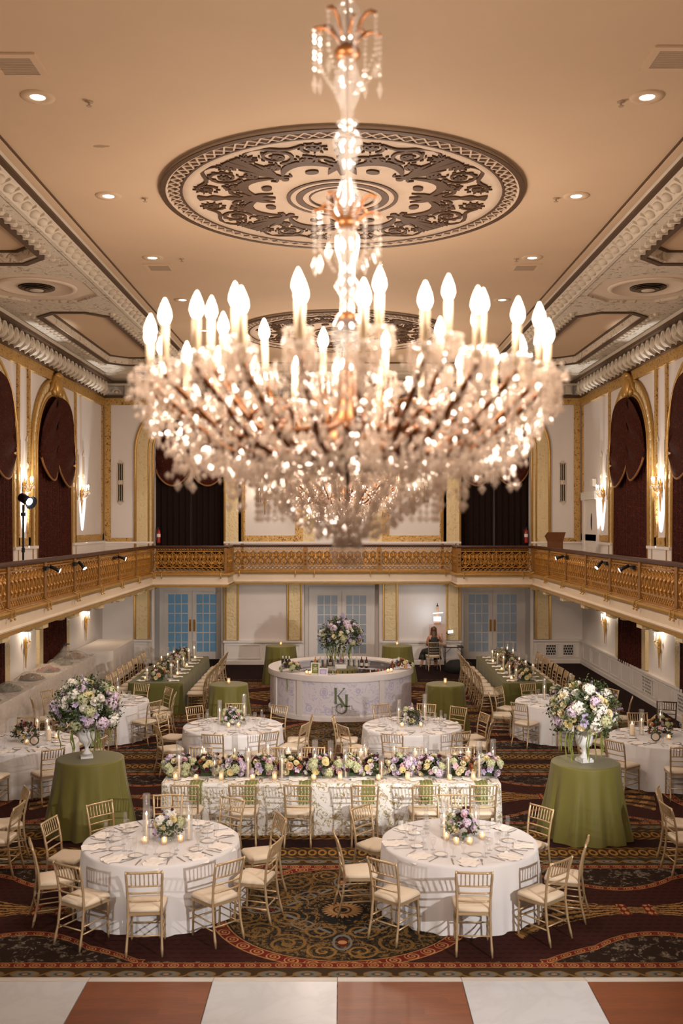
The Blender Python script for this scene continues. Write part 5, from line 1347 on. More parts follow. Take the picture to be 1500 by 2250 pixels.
for i in range(12):
    x = -2.5+.427*i; pal = [P_MIX, P_AUT, P_MIX][i % 3]
    t = thing('flower_cluster', f'mixed flower cluster in the row on the floral banquet table, {od[i]} from the left', 'flowers', (x, 15.2, .764), 0, 'flower row on the floral table')
    b = MB(); b.box(-.17, .17, -.08, .08, .001, .05); b.build('trough', LEAFM, t)
    foliage(t, rb, 90, 0, 0, .12, .20, .19, .17, .09, -.1)
    blooms(t, rb, 36, 0, -.02, .12, .225, .20, .165, pal, .054, -.45)
    for j in range(4):
        o = link('pompom', bloom('pompom' if j % 2 else 'dahlia', 'burg'), t, (rb.uniform(-.18, .18), rb.uniform(-.12, .1), rb.uniform(.22, .31))); o.scale = (.026 if j % 2 else .034,)*3; o.rotation_euler = (-.9, 0, 0)
for i in range(20):
    x = -2.42+.25*i+rb.uniform(-.04, .04)
    candle(('tall', 'mid', 'low', 'tall', 'mid')[i % 5], x, 15.43+.12*(i % 3) if i % 2 else 14.97+.04*(i % 3), .764, f'taper candle in glass cylinder, {od[i]} from the left on the floral banquet table', 'candles on the floral table')
for i, x in enumerate([-2.15, -1.46, -.84, .29, 1.13, 1.96]): candle('pillar', x, 15.5, .85, f'ivory pillar candle among the flowers, {od[i]} from the left on the floral banquet table', 'candles on the floral table')
for i, px in enumerate([386, 431, 486, 555, 603, 689, 747, 831, 895, 987, 1039]): candle('tallvotive' if i % 2 == 0 else 'votive', (px-752)/2187*14.9, 14.88, .764, f'lit votive candle, {od[i]} from the left along the front of the flower row', 'candles on the floral table')

# ------------------------------------------------------------------ tall green cocktail tables
COCK = [(-3.8, 15.0, .50, .66, 'front left'), (3.6, 14.75, .50, .66, 'front right'), (-2.5, 21.9, .42, .52, 'left, in front of the bar'), (2.26, 21.9, .42, .52, 'right, in front of the bar'), (-1.78, 28.8, .43, .52, 'left, behind the bar'), (1.58, 28.8, .43, .52, 'right, behind the bar')]
for i, (x, y, r, rb_, nm) in enumerate(COCK):
    hidden_table('cocktail_table', f'tall cocktail table {nm}, hidden under green cloth', x, y, r-.01, 1.06, 'tall cocktail tables')
    tag(round_cloth(r, 1.07, rb_, 13, .06, 40+i, 1.3).build('tablecloth', GSAT, None, (x, y, 0)), f'green satin cloth over the tall cocktail table {nm}', 'tablecloth', 'green cocktail tablecloths')
    if i > 1: candle('tallvotive', x, y, 1.073, f'single votive candle on the green cocktail table {nm}', 'votives on the cocktail tables')
URN = plain('white_urn', (236, 234, 232), .4, var=.02)
def urn_flowers(x, y, z, label, mirror=False, seed=1):
    rn = random.Random(seed)
    t = thing('flower_urn', label, 'flowers', (x, y, z), .3, 'tall flower arrangements')
    b = MB()
    if mirror: b.prism([(-.09, -.09), (.09, -.09), (.09, .09), (-.09, .09)], .001, .03)
    else: b.box(-.10, .10, -.10, .10, .001, .04); b.box(-.085, .085, -.085, .085, .04, .06)
    b.s = True; b.lathe([(.08, .06), (.06, .08), (.03, .12), (.028, .16), (.045, .18), (.05, .2), (.10, .24), (.125, .30), (.13, .38), (.12, .42), (.145, .45), (.14, .46), (.11, .44)], 28); b.build('urn', URN, t)
    foliage(t, rn, 320, 0, 0, .76, .46, .46, .40, .22, -.7, .02)
    foliage(t, rn, 60, 0, 0, .80, .48, .48, .40, .24, -.3, .014, 'wispy_foliage', LEAF2)
    blooms(t, rn, 99, 0, 0, .74, .45, .45, .39, P_WHT, .069, -.6)
    for j in range(16):
        an = rn.uniform(0, 6.3); rr = rn.uniform(.14, .42); b = MB(); zz = .62; x0, y0 = rr*cos(an), rr*sin(an); ln = rn.uniform(.4, .6)
        b.tube([(x0+.02*sin(k*1.1), y0+.02*cos(k*.9), zz-ln*k/8) for k in range(9)], [.008+.003*(k % 2) for k in range(8)]+[.003], 5)
        b.build('amaranth_trail', AMAR, t)
    return t
urn_flowers(-3.85, 15.0, 1.073, 'large white and lilac flower arrangement in an urn on the front left green table', True, 4)
urn_flowers(3.58, 14.75, 1.073, 'large white and lilac flower arrangement in a white urn on the front right green table', False, 9)

# ------------------------------------------------------------------ round bar
BX, BY, BR, BH = -.04, 24.8, 1.80, 1.06
BARW = plain('bar_white', (226, 218, 214), .45, var=.02)
t = thing('round_bar', 'white circular bar with lavender floral panels and green monogram', 'bar', (BX, BY, 0))
def arc(b, r0, r1, z0, z1, a0, a1, n=None):
    n = n or max(3, int((a1-a0)/4)); vs = []
    for i in range(n+1):
        a = R(a0+(a1-a0)*i/n)
        for r, z in ((r0, z0), (r1, z0), (r1, z1), (r0, z1)): vs.append((r*cos(a), r*sin(a), z))
    fs = [(4*i+j, 4*i+4+j, 4*i+4+(j+1) % 4, 4*i+(j+1) % 4) for i in range(n) for j in range(4)]+[(3, 2, 1, 0), (4*n, 4*n+1, 4*n+2, 4*n+3)]
    b.add(vs, fs)
b = MB(); arc(b, 1.70, 1.74, .02, BH-.04, 0, 360, 96); arc(b, 1.70, BR, .005, .10, 0, 360, 96); b.build('body', BARW, t)
b = MB(); b.s = False; arc(b, 1.36, BR+.0, BH-.035, BH, 0, 360, 96); arc(b, 1.72, BR+.005, BH-.13, BH-.03, 0, 360, 96); b.build('countertop', BARW, t)
b = MB(); arc(b, 1.30, 1.70, .80, .83, 0, 360, 72); b.build('inner_shelf', BARW, t)
for k in range(6):
    a0 = 270-33+66*k-360*(k > 2); b = MB(); arc(b, 1.74, 1.755, .16, BH-.16, a0+2.5 if k else a0+2.5, a0+63.5 if k < 5 else a0+24); b.build('floral_panel', TOILE, t)
    b = MB(); arc(b, 1.74, 1.785, .10, BH-.12, a0-2.3, a0+2.3); b.build('stile', BARW, t)
MONO = plain('monogram_green', (92, 104, 62), .5, var=0)
b = MB(); Mx = Matrix(((1, 0, 0, 0), (0, 0, 1, 0), (0, 1, 0, 0), (0, 0, 0, 1)))
def rbn(pts, ws): b.ribbon(pts, ws, -1.785, -1.752, Mx)
rbn([(-.115, .78), (-.115, .44)], .024); rbn([(-.15, .785), (-.08, .785)], .006); rbn([(-.15, .435), (-.08, .435)], .006)
rbn([(.085, .78), (-.06, .62)], .005); rbn([(.05, .785), (.105, .785)], .006)
rbn([(-.065, .625), (.0, .52), (.07, .41), (.12, .372), (.17, .365), (.21, .385)], [.012, .024, .022, .014, .007, .003])
rbn([(.135, .63), (.135, .40), (.135, .33), (.125, .28), (.09, .225), (.02, .205), (-.06, .225), (-.105, .28), (-.10, .36), (-.06, .41), (.0, .42), (.035, .38), (.02, .34)], [.024, .024, .022, .018, .012, .006, .005, .005, .005, .007, .011, .013, .009])
rbn([(.10, .635), (.17, .635)], .006)
b.build('monogram', MONO, t)
hidden_table('cocktail_table', 'small round table in the middle of the bar under green cloth', BX, BY, .40, .99, 'bar centre table')
tag(round_cloth(.42, 1.0, .48, 11, .04, 77).build('tablecloth', GSAT, None, (BX, BY, 0)), 'green cloth over the small table inside the round bar', 'tablecloth')
t = thing('flower_arrangement', 'tall lilac and white flower arrangement on a clear stand inside the bar', 'flowers', (BX, BY, 1.003), 0, 'tall flower arrangements')
b = MB(); b.box(-.14, .14, -.14, .14, .001, .10); b.build('plinth', WHITE, t)
b = MB(); b.s = True; b.lathe([(.10, .10), (.04, .14), (.03, .22), (.06, .26), (.15, .32), (.18, .40), (.16, .46), (.15, .46)], 26); b.build('glass_bowl', CGLASS, t)
rn_ = random.Random(14)
foliage(t, rn_, 340, 0, 0, .80, .52, .48, .43, .22, -.7, .02); blooms(t, rn_, 95, 0, 0, .82, .50, .46, .40, P_WHT+[('delphinium', 'lav', .7), ('orchid', 'lav', 1.2)], .060, -.5)
for j in range(7): o = link('delphinium', bloom('delphinium', 'lav'), t, (rn_.uniform(-.3, .25), rn_.uniform(-.2, .2), 1.1+rn_.uniform(0, .1))); o.scale = (.07,)*3
for j in range(12):
    an = rn_.uniform(0, 6.3); rr = rn_.uniform(.2, .42); b = MB(); ln = rn_.uniform(.3, .5)
    b.tube([(rr*cos(an)+.02*sin(k), rr*sin(an), .58-ln*k/7) for k in range(8)], [.012+.004*(k % 2) for k in range(7)]+[.003], 5); b.build('amaranth_trail', AMAR, t)
BCOL = [((24, 30, 22), 'dark green'), ((150, 26, 22), 'red'), ((70, 34, 16), 'brown'), ((196, 190, 180), 'clear'), ((28, 22, 26), 'black'), ((190, 120, 40), 'amber')]
BM_ = [plain('bottle_'+n.replace(' ', '_'), c, .12, var=0) for c, n in BCOL]; LBL = plain('bottle_label', (226, 214, 196), .6, var=0)
bmesh_ = [[], []]
for m_ in BM_:
    b = MB(); b.s = True; b.lathe([(.034, .001), (.038, .01), (.038, .17), (.03, .2), (.013, .225), (.013, .285), (.001, .287)], 12); bmesh_[0].append(b.mesh('bottle', m_))
b = MB(); b.lathe([(.0388, .05), (.0388, .13)], 12, cap=False); bl_ = b.mesh('label', LBL)
rn_ = random.Random(2); k = 0
for i, a in enumerate(list(range(232, 352, 5))+list(range(60, 122, 6))):
    if a in (262, 267, 272): pass
    c_ = rn_.randrange(6); rr = 1.46+.1*(i % 2); x = BX+rr*cos(R(a)); y = BY+rr*sin(R(a))
    zz = .832
    rr2 = 1.33; side = 'near' if a > 180 else 'far'
    x = BX+1.33*cos(R(a)); y = BY+1.33*sin(R(a))
    t = thing('bottle', f'{BCOL[c_][1]} bottle on the bar inner shelf at {clock(a+rn_.uniform(0, .01))}', 'bottle', (x, y, zz), a, 'bottles on the bar inner shelf')
    link('bottle_body', bmesh_[0][c_], t); link('label', bl_, t)
for i, (dx, dy) in enumerate(((-1.42, -.35), (-1.34, -.38), (-1.26, -.42))):
    t = thing('wine_bottle', f'dark wine bottle with white cap at the bar left end, {HN[i]} from left', 'bottle', (BX+dx, BY+dy-.02, BH), 0, 'wine bottles on the bar')
    link('bottle_body', bmesh_[0][0], t); b = MB(); b.s = True; b.lathe([(.0145, .22), (.0145, .29), (.001, .292)], 10); b.build('white_cap', WHITE, t)
def spray(x, y, z, label, n, r, pal, seed, trail=0):
    rn = random.Random(seed); t = thing('flower_spray', label, 'flowers', (x, y, z), 0, 'bar top flowers')
    foliage(t, rn, 60, 0, 0, .05, r, r*.7, r*.5, .1, .05); blooms(t, rn, n, 0, 0, .06, r*.9, r*.6, r*.6, pal, .055, .05)
    for j in range(trail):
        b = MB(); b.tube([(-.1+.07*j, -r*.62-.02, -.04+.02*0), (-.1+.07*j, -r*.62-.06, -.1), (-.09+.07*j, -r*.62-.06, -.3), (-.1+.07*j, -r*.62-.055, -.45-.05*(j % 2))], [.012, .014, .013, .004], 5); b.build('amaranth_trail', AMAR, t)
spray(BX-1.17, BY-1.02, BH, 'pink and lilac flower spray trailing over the left of the bar front', 18, .28, P_AUT+P_MIX, 3, 4)
spray(BX+1.48, BY-.55, BH, 'cream and burgundy flower spray at the right end of the bar', 24, .28, P_AUT, 8)
def framed(x, y, z, w_, h, rz, col, label, lines):
    t = thing('framed_sign', label, 'sign', (x, y, z), rz, 'framed bar signs')
    b = MB(); b.sweep([(-w_/2, 0, 0.012), (w_/2, 0, 0.012), (w_/2, .03, h), (-w_/2, .03, h)], [(-.012, -.008), (.012, -.008), (.012, .012), (-.012, .012)], closed=True, up=(0, -1, .05)); b.build('frame', WHITE, t)
    b = MB(); b.add([(-w_/2, 0, .012), (w_/2, 0, .012), (w_/2, .03, h), (-w_/2, .03, h)], [(0, 1, 2, 3)]); b.build('sign_face', plain('sign_'+label.split()[0], col, .5, var=0), t)
    b = MB()
    for (z_, hw) in lines: yy = .03*z_/h-.003; b.box(-hw, hw, yy-.001, yy+.001, z_-.005, z_+.005)
    b.build('lettering', PAPER, t)
framed(BX-.60, BY-1.47, BH, .18, .26, -.25, (120, 126, 50), 'green menu sign in a white frame on the bar', [(.21, .02), (.16, .05), (.14, .04), (.11, .055), (.08, .045)])
framed(BX-.41, BY-1.60, BH, .19, .15, -.2, (176, 160, 206), 'small lavender sign in a white frame on the bar', [(.10, .05), (.075, .06), (.05, .04)])
framed(BX+1.36, BY-.62, BH, .14, .24, .5, (224, 216, 222), 'pale card sign in a white frame at the right end of the bar', [(.18, .03), (.12, .04)])
for i, (dx, dy) in enumerate(((-.80, -1.42), (-.72, -1.46), (1.12, -1.14), (1.2, -1.08))): candle('votive', BX+dx, BY+dy, BH, f'lit votive on the bar top, {HN[i]} from the left', 'votives on the bar')
for i in range(12): item('wine_glass', BX-.28+.05*(i % 4)+(1.5 if i > 7 else 0), BY-1.50+.06*(i//4) if i < 8 else BY-.35+.06*(i-8), BH, 0, f'clean glass grouped {"behind the lavender sign" if i < 8 else "at the right end"} on the bar, {HN[i % 4]} of row {wn[i//4]}', 'glass', 'clean glasses on the bar')

# ------------------------------------------------------------------ long green tables by the side walls
for sx, nm, xs in ((-1, 'left', (-5.16, -3.85)), (1, 'right', (3.87, 5.05))):
    y0, y1 = 23.9, 28.8; cx = sum(xs)/2
    rect_table(f'long {nm} banquet table hidden under green cloth', xs[0], xs[1], y0, y1, .75, 'long banquet tables')
    tag(rect_cloth(xs[0], xs[1], y0, y1, .762, .03, .42, 8+sx).build('tablecloth', GSAT2), f'moss green cloth over the long {nm} banquet table', 'tablecloth', 'moss green tablecloths')
    for k in range(8):
        y = y0+.36+.6*k
        for q, xx in ((-1, xs[0]-.28), (1, xs[1]+.28)):
            sd = 'left' if q < 0 else 'right'
            chair(xx, y, -pi/2 if q < 0 else pi/2, f'gold chair {od[k]} from the near end, {sd} side of the long {nm} green table', f'chairs at the long {nm} green table')
            xi = xs[0]+.22 if q < 0 else xs[1]-.22
            T_ = f'at the {od[k]} {sd} seat of the long {nm} green table'; G_ = f'place settings on the long {nm} green table'
            item(f'napkin{k % 3}', xi-q*.02, y, .764, -pi/2 if q < 0 else pi/2, f'white napkin {T_}', 'napkin', G_)
            item('bread_plate', xi-q*.16, y+.17, .764, 0, f'white plate {T_}', 'plate', G_); item('wine_glass', xi-q*.2, y-.15, .764, 0, f'wine glass {T_}', 'glass', G_)
    for k in range(8):
        t = thing('flower_cluster', f'autumn flower cluster, {od[k]} from the near end along the long {nm} green table', 'flowers', (cx+.1*sx*(k % 2)*.5, y0+.45+.57*k, .764), 0, f'flower row on the long {nm} green table')
        b = MB(); b.box(-.10, .10, -.10, .10, .001, .05); b.build('trough', LEAFM, t)
        foliage(t, rb, 50, 0, 0, .12, .2, .22, .17, .1, -.05); blooms(t, rb, 18, 0, 0, .1, .2, .24, .18, P_AUT, .055, -.2)
    for k in range(10):
        candle(('mid', 'tall', 'low')[k % 3], cx+(.26 if k % 2 else -.24), y0+.3+.48*k, .764, f'taper candle in glass cylinder, {od[k]} from the near end of the long {nm} green table', f'candles on the long {nm} green table')
    for k in range(6): candle('votive', cx+(.34 if k % 2 else -.32), y0+.5+.75*k, .764, f'votive candle, {od[k]} from the near end of the long {nm} green table', f'candles on the long {nm} green table')

# ------------------------------------------------------------------ buffet under tulle along the left wall
rect_table('buffet table hidden under white cloth along the left wall', -7.72, -6.95, 19.3, 28.1, .90, 'side tables')
tag(rect_cloth(-7.72, -6.95, 19.3, 28.1, .915, .03, .5, 4).build('tablecloth', linen('buffet_linen', (220, 208, 196))), 'white cloth over the long buffet table against the left wall', 'tablecloth')
rect_table('square side table hidden under white cloth in the back left corner', -7.72, -6.6, 28.6, 31.6, .92, 'side tables')
tag(rect_cloth(-7.72, -6.6, 28.6, 31.6, .935, .03, .5, 6).build('tablecloth', bpy.data.materials['buffet_linen']), 'white box-pleated cloth over the bare side table in the back left corner', 'tablecloth')
FOODC = [plain('food_'+n, c, .6, var=.4, scale=16) for n, c in (('crudite', (96, 104, 60)), ('berries', (170, 60, 40)), ('bread', (176, 130, 80)), ('cheese', (216, 190, 130)))]
DARKP = plain('slate_platter', (52, 48, 44), .4, var=.1)
for i, (y, m_) in enumerate(((20.5, 3), (21.9, 0), (23.5, 2), (24.8, 1), (26.0, 0), (27.2, 2))):
    t = thing('food_platter', f'heaped food platter under the tulle, {od[i]} from the near end of the buffet', 'platter', (-7.32, y, .917), 0, 'buffet platters')
    b = MB(); b.s = True; b.lathe([(.001, .001), (.26, .001), (.30, .03), (.29, .03), (.25, .012)], 24); b.build('platter', DARKP, t)
    b = MB(); rn = random.Random(i); b.s = True
    for q in range(40):
        a = rn.uniform(0, 6.3); r = .24*sqrt(rn.random()); b.ball((r*cos(a), r*sin(a), .02+.10*(1-r/.24)+rn.uniform(0, .03)), rn.uniform(.025, .05), nu=7, nv=5)
    tag(b.build('food', FOODC[m_], t), kind='stuff')
t = thing('tiered_stand', 'dark tiered serving stand under the tulle at the far end of the buffet', 'serving stand', (-7.4, 26.6, .917))
b = MB(); b.s = True; b.tube([(0, 0, .001), (0, 0, .5)], .01, 6); b.lathe([(.001, .001), (.1, .001), (.02, .02)], 14)
for z_, r in ((.25, .18), (.45, .12)): b.lathe([(.001, z_), (r, z_), (r, z_+.015), (.001, z_+.012)], 18)
b.build('stand', DARKP, t)
m = bpy.data.materials.new('tulle'); m.use_nodes = True; nt = m.node_tree; nt.nodes.clear(); E.nt = nt
o_ = nt.nodes.new('ShaderNodeOutputMaterial'); tr = nt.nodes.new('ShaderNodeBsdfTransparent'); df = nt.nodes.new('ShaderNodeBsdfDiffuse'); df.inputs[0].default_value = lin((226, 214, 200)); mx = nt.nodes.new('ShaderNodeMixShader')
_, vec = coords(); f = noise(vec, 5, 2, .5)*.3+.16
nt.links.new(f.x, mx.inputs[0]); nt.links.new(tr.outputs[0], mx.inputs[1]); nt.links.new(df.outputs[0], mx.inputs[2]); nt.links.new(mx.outputs[0], o_.inputs[0])
b = MB(); b.s = True; rows = []; rn = random.Random(6)
for i in range(90):
    y = 19.5+8.4*i/89; row = []
    for j in range(15):
        x = -7.70+.80*j/14; edge = max(0, x+6.93)
        dome = max((1-min(1, ((y-yc)/.5)**2+((x+7.32)/.36)**2))**.5 for yc in (20.5, 21.9, 23.5, 24.8, 26.0, 27.2))*.17
        tent = max(0, 1-abs(y-26.6)/.7)*max(0, 1-abs(x+7.4)/.35)*.45
        row.append((x, y, .93+max(dome, tent)+.015*sin(i*1.3+j*.9)+.01*rn.random()))
    row.append((-6.90, y, .88+.01*sin(i))); row.append((-6.885+.015*sin(i*.9), y, .45+.1*sin(i*.13))); rows.append(row)
b.grid(rows); tag(b.build('tulle_cover', m), 'sheer tulle sheet draped over the food on the buffet', 'tulle cover')
for i in range(2):
    for k in range(1):
        b = MB(); b.s = True
        for q in range(9): b.lathe([(.06, .012*q), (.11, .012*q+.008), (.11, .012*q+.011), (.06, .012*q+.006)], 20)
        tag(b.build('plate_stack', PORC, None, (-7.15+.01, 19.75+.28*i, .95)), f'stack of white plates on the near end of the buffet, {"nearer" if i == 0 else "farther"} one', 'plate stack')

# ------------------------------------------------------------------ live painter by the back wall
PX, PY = 2.93, 31.15
chair(PX-.10, PY, .12, 'gold chair carrying the seated woman at the easel', 'painter corner', False)
SKIN = plain('skin', (196, 140, 112), .55, var=.05); HAIR = plain('long_hair', (112, 74, 44), .45, var=.4, scale=30); DRESS = print_mat('dark_floral_dress', (26, 28, 30), (52, 60, 50), ((60, 72, 52), (110, 88, 70)), (96, 76, 70), 5)
t = thing('person', 'woman in a dark floral dress with long hair, seated with her back to us, painting', 'person', (PX-.06, PY+.02, 0), .1)
V = [(0, 0, .56), (0, .03, .72), (0, .05, .90), (0, .05, 1.02), (0, .05, 1.11), (0, .08, 1.20), (0, .085, 1.30),
     (-.15, .04, 1.03), (-.22, .09, .82), (-.16, .30, .76), (-.13, .36, .755),
     (.15, .04, 1.03), (.27, .14, .86), (.30, .36, 1.04), (.31, .42, 1.07),
     (-.09, .03, .55), (-.24, .40, .53), (-.34, .36, .12), (-.36, .45, .05),
     (.09, .03, .55), (.13, .46, .54), (.12, .40, .12), (.13, .52, .05)]
Rr = [.125, .115, .125, .11, .05, .085, .075, .06, .045, .033, .036, .06, .045, .033, .036, .09, .062, .042, .035, .09, .062, .042, .035]
Ed = [(0, 1), (1, 2), (2, 3), (3, 4), (4, 5), (5, 6), (3, 7), (7, 8), (8, 9), (9, 10), (3, 11), (11, 12), (12, 13), (13, 14), (0, 15), (15, 16), (16, 17), (17, 18), (0, 19), (19, 20), (20, 21), (21, 22)]
for h, base, d in ((10, V[10], Vector((.15, 1, -.1))), (14, V[14], Vector((0, .9, .35)))):
    d.normalize(); sd = d.cross(Vector((0, 0, 1))).normalized(); up = sd.cross(d)
    for q in range(5):
        o_ = sd*(.024-.012*q)*1.2; L_ = (.055, .085, .092, .085, .068)[q]
        if q == 0: dd = (d+sd*.9).normalized()
        else: dd = d
        p1 = Vector(base)+o_+d*.03; p2 = p1+dd*L_*.5; p3 = p2+(dd-up*.5).normalized()*L_*.5
        n0 = len(V); V += [tuple(p1), tuple(p2), tuple(p3)]; Rr += [.010, .009, .008]; Ed += [(h, n0), (n0, n0+1), (n0+1, n0+2)]
me = bpy.data.meshes.new('body'); me.from_pydata(V, Ed, []); me.materials.append(SKIN)
o = link('body', me, t); sk = o.modifiers.new('skin', 'SKIN'); sk.use_smooth_shade = True
for i, r in enumerate(Rr): me.skin_vertices[0].data[i].radius = (r, r); me.skin_vertices[0].data[i].use_root = (i == 0)
ss = o.modifiers.new('sub', 'SUBSURF'); ss.levels = 1; ss.render_levels = 2
b = MB(); b.s = True; b.ball((0, .165, 1.225), .012, .022, .02, 8, 6)
for s_ in (-1, 1): b.ball((s_*.085, .08, 1.23), .012, .02, .03, 8, 6)
b.build('face_features', SKIN, t)
b = MB(); b.s = True
rows = []
for i in range(14):
    u = i/13; row = []
    for j in range(13):
        a = pi*(1.0+j/12) if False else R(172+196*j/12)
        z = 1.365-.52*u; r = .098*sqrt(min(1, u*6))*(1-.0*u)+.05*max(0, u-.25)
        yy = .075+r*sin(a)*(1.0 if u < .45 else 1.0-.25*(u-.45))+(-.03*max(0, u-.3)); row.append((r*cos(a)*(1+.25*max(0, u-.4)), yy+.004*sin(j*3), z+.01*sin(j*2.2)*u*2))
    rows.append(row)
b.grid(rows); b.ball((0, .065, 1.275), .097, .105, .10, 14, 10); b.build('hair', HAIR, t)
def loft(b, secs, n=20):
    vs = []
    for (c, rx, ry) in secs: vs += [(c[0]+rx*cos(2*pi*k/n), c[1]+ry*sin(2*pi*k/n)*(1 if len(c) < 4 else c[3]), c[2]) for k in range(n)]
    b.add(vs, [(i*n+k, i*n+(k+1) % n, (i+1)*n+(k+1) % n, (i+1)*n+k) for i in range(len(secs)-1) for k in range(n)])
b = MB(); b.s = True; loft(b, [((0, .05, 1.04), .14, .115), ((0, .05, .96), .165, .14), ((0, .04, .85), .15, .13), ((0, .02, .74), .145, .125), ((0, .02, .63), .185, .16), ((0, .05, .53), .23, .2)])
for s_, kx in ((-1, -.24), (1, .13)):
    b.tube([(s_*.09, .02, .57), (s_*.1+(kx-s_*.1)*.5, .22, .56), (kx, .40, .53), (kx+s_*.04, .42, .42), (kx+s_*.06, .40, .28)], [.13, .12, .105, .11, .13], 12)
b.build('dress', DRESS, t)
t = thing('easel', 'wooden painting easel with a pale canvas and a lit lamp at its top', 'easel', (3.05, 32.0, 0), -.05)
EW = plain('easel_wood', (202, 160, 130), .5, var=.1)
b = MB(); b.tube([(-.25, -.1, 0), (-.05, .05, 1.5)], .018, 6); b.tube([(.25, -.1, 0), (.05, .05, 1.5)], .018, 6); b.tube([(0, .3, 0), (0, .08, 1.4)], .018, 6); b.box(-.04, .04, .02, .06, .5, 1.95); b.box(-.3, .3, -.05, .06, .70, .74); b.build('stand', EW, t)
b = MB(); b.box(-.27, .27, -.04, .0, .74, 1.37); b.build('canvas', plain('blush_canvas', (226, 196, 184), .7, var=.1, scale=4), t)
b = MB(); b.box(-.12, .12, -.07, .0, 1.38, 1.41); b.box(-.06, .06, .0, .05, 1.38, 1.5); b.build('canvas_clamp', EW, t)
LW = emis('easel_lamp_white', (.95, .97, 1, 1), 2.2)
b = MB(); b.box(-.115, .115, -.03, .02, 1.46, 1.60); b.build('lamp_box', LW, t)
b = MB(); b.obox((.02, 0, 1.72), (.16, 0, .012), (0, .015, 0), (0, 0, .012)); b.build('lamp_tube', LW, t)
b = MB(); b.s = True; b.lathe([(.001, 1.93), (.035, 1.94), (.035, 1.96), (.015, 1.97), (.012, 2.02), (.001, 2.05)], 10); b.build('finial', BLACK, t)
b = MB(); b.tube([(.27, 0, 1.08), (.36, 0, 1.04), (.38, 0, 1.10)], .012, 6); b.build('side_arm', BLACK, t)
b = MB(); b.obox((.42, -.02, 1.12), (.08, 0, .01), (0, .01, 0), (0, 0, .045)); b.build('side_lamp', LW, t)
lamp('POINT', (2.75, 31.9, 1.7), 6, (.75, .88, 1), size=.1, name='easel_lamp')
t = thing('folding_table', 'small dark folding table with paints beside the easel', 'table', (3.52, 31.55, 0))
b = MB(); b.box(-.3, .3, -.22, .22, .68, .71); b.build('tabletop', BLACK, t)
for s_ in (-1, 1):
    b = MB(); b.tube([(s_*.27, -.18, 0), (s_*.27, -.18, .68)], .012, 6); b.tube([(s_*.27, -.18, .5), (s_*.1, -.18, .68)], .008, 5); b.build('leg', BLACK, t)
    b = MB(); b.tube([(s_*.27, .18, 0), (s_*.27, .18, .68)], .012, 6); b.build('leg', BLACK, t)
b = MB(); b.box(-.18, .14, -.14, .1, .711, .722); tag(b.build('paint_palette', PORC, None, (3.48, 31.55, 0)), 'white paint palette lying on the small folding table', 'palette')
b = MB(); b.s = True; b.lathe([(.001, .36), (.3, .34), (.42, .22), (.47, .0)], 20, fn=lambda r, z, a, i: r*(1+.06*sin(5*a))); tag(b.build('draped_bag', DARK, None, (3.62, 30.85, 0)), 'black draped bundle on the floor beside the painter', 'bag')

# ------------------------------------------------------------------ things up on the balcony
t = thing('light_stand', 'black studio light on a tall stand on the left balcony', 'stage light', (-7.05, 22.0, 3.06))
b = MB(); b.tube([(0, 0, .02), (0, 0, 1.95)], .022, 8); b.tube([(0, 0, .9), (0, 0, 1.0)], .035, 8); b.tube([(0, 0, 1.7), (0, 0, 1.78)], .05, 8)
for k in range(3): b.tube([(0, 0, .5), (.4*cos(k*2.1), .4*sin(k*2.1), .01)], .014, 6)
b.build('stand', BLACK, t)
b = MB(); b.s = True; d = Vector((.75, -.5, -.35)).normalized(); b.tube([Vector((-.05, .03, 2.12)), Vector((-.05, .03, 2.12))+d*.28], .10, 12); b.tube([Vector((-.05, .03, 2.12))+d*.28, Vector((-.05, .03, 2.12))+d*.36], [.10, .15], 12, cap=False); b.build('lamp_head', BLACK, t)
b = MB(); c_ = Vector((-.05, .03, 2.12))+d*.285; b.tube([c_, c_+d*.004], .085, 12); b.build('lens', emis('studio_lens', (.8, .9, 1, 1), 5), t)
LN = emis('clip_lens', (.9, .95, 1, 1), 12)
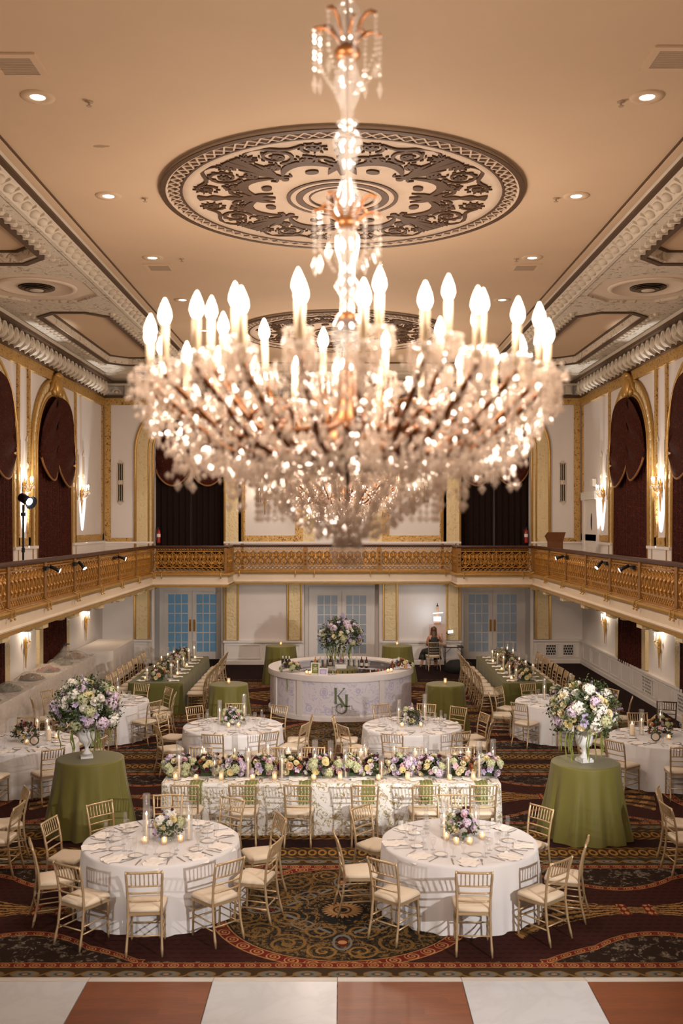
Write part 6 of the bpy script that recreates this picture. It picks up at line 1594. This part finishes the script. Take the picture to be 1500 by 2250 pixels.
for i, (sx, y, d) in enumerate(((-1, 19.5, (1, .1, -.45)), (-1, 21.6, (.8, -.3, -.8)), (-1, 25.4, (1, .1, -.3)), (1, 19.9, (-1, .1, -.5)), (1, 21.9, (-.8, -.3, -.8)), (1, 25.8, (-1, .1, -.3)))):
    t = thing('clip_spotlight', f'small black clip-on spotlight on the {"left" if sx < 0 else "right"} balcony railing, {HN[i % 3]} from the near end', 'spotlight', (sx*5.80, y, 3.73), 0, 'clip-on railing spotlights')
    b = MB(); b.box(-.03, .03, -.09, .09, -.05, .03); b.tube([(0, 0, 0), (-sx*.10, .03, .01)], .016, 6); b.build('clamp', BLACK, t)
    d = Vector(d).normalized(); p = Vector((-sx*.10, .03, .01)); b = MB(); b.s = True; b.tube([p-d*.04, p+d*.10, p+d*.17], [.032, .036, .055], 12); b.build('lamp_head', BLACK, t)
    b = MB(); b.tube([p+d*.172, p+d*.176], .045, 12); b.build('lens', LN, t)
for sx, nm in ((-1, 'left'), (1, 'right')):
    t = thing('fire_extinguisher', f'red fire extinguisher beside the {nm} curtained alcove', 'fire extinguisher', (sx*6.08, YS+.16, 3.95), 0, 'fire extinguishers')
    b = MB(); b.s = True; b.lathe([(.001, 0), (.06, .005), (.062, .02), (.062, .36), (.05, .42), (.02, .45), (.02, .48)], 14); b.build('cylinder', plain('extinguisher_red', (150, 24, 20), .3, var=0) if sx < 0 else bpy.data.materials['extinguisher_red'], t)
    b = MB(); b.box(-.025, .025, -.08, .03, .48, .52); b.tube([(-.04, 0, .5), (-.085, 0, .4), (-.08, 0, .1)], .012, 6); b.build('hose_and_handle', BLACK, t)
    b = MB(); b.lathe([(.0632, .2), (.0632, .3)], 14, cap=False); b.build('label', WHITE, t)
t = thing('lectern', 'brown wooden lectern standing on the right balcony corner', 'lectern', (6.32, 29.6, 3.06))
b = MB(); b.add([(-.2, -.16, 0), (.2, -.16, 0), (.2, .16, 0), (-.2, .16, 0), (-.2, -.16, 1.0), (.2, -.16, 1.0), (.2, .16, 1.0), (-.2, .16, 1.0), (-.27, -.22, 1.28), (.27, -.22, 1.28), (.27, .2, 1.16), (-.27, .2, 1.16)], [(3, 2, 1, 0), (0, 1, 5, 4), (1, 2, 6, 5), (2, 3, 7, 6), (3, 0, 4, 7), (4, 5, 9, 8), (5, 6, 10, 9), (6, 7, 11, 10), (7, 4, 8, 11), (8, 9, 10, 11)]); b.build('body', plain('lectern_wood', (122, 74, 40), .4, var=.2), t)
b = MB(); b.box(-.32, .32, -.26, .26, 0, .04); b.build('base', WOODR, t)
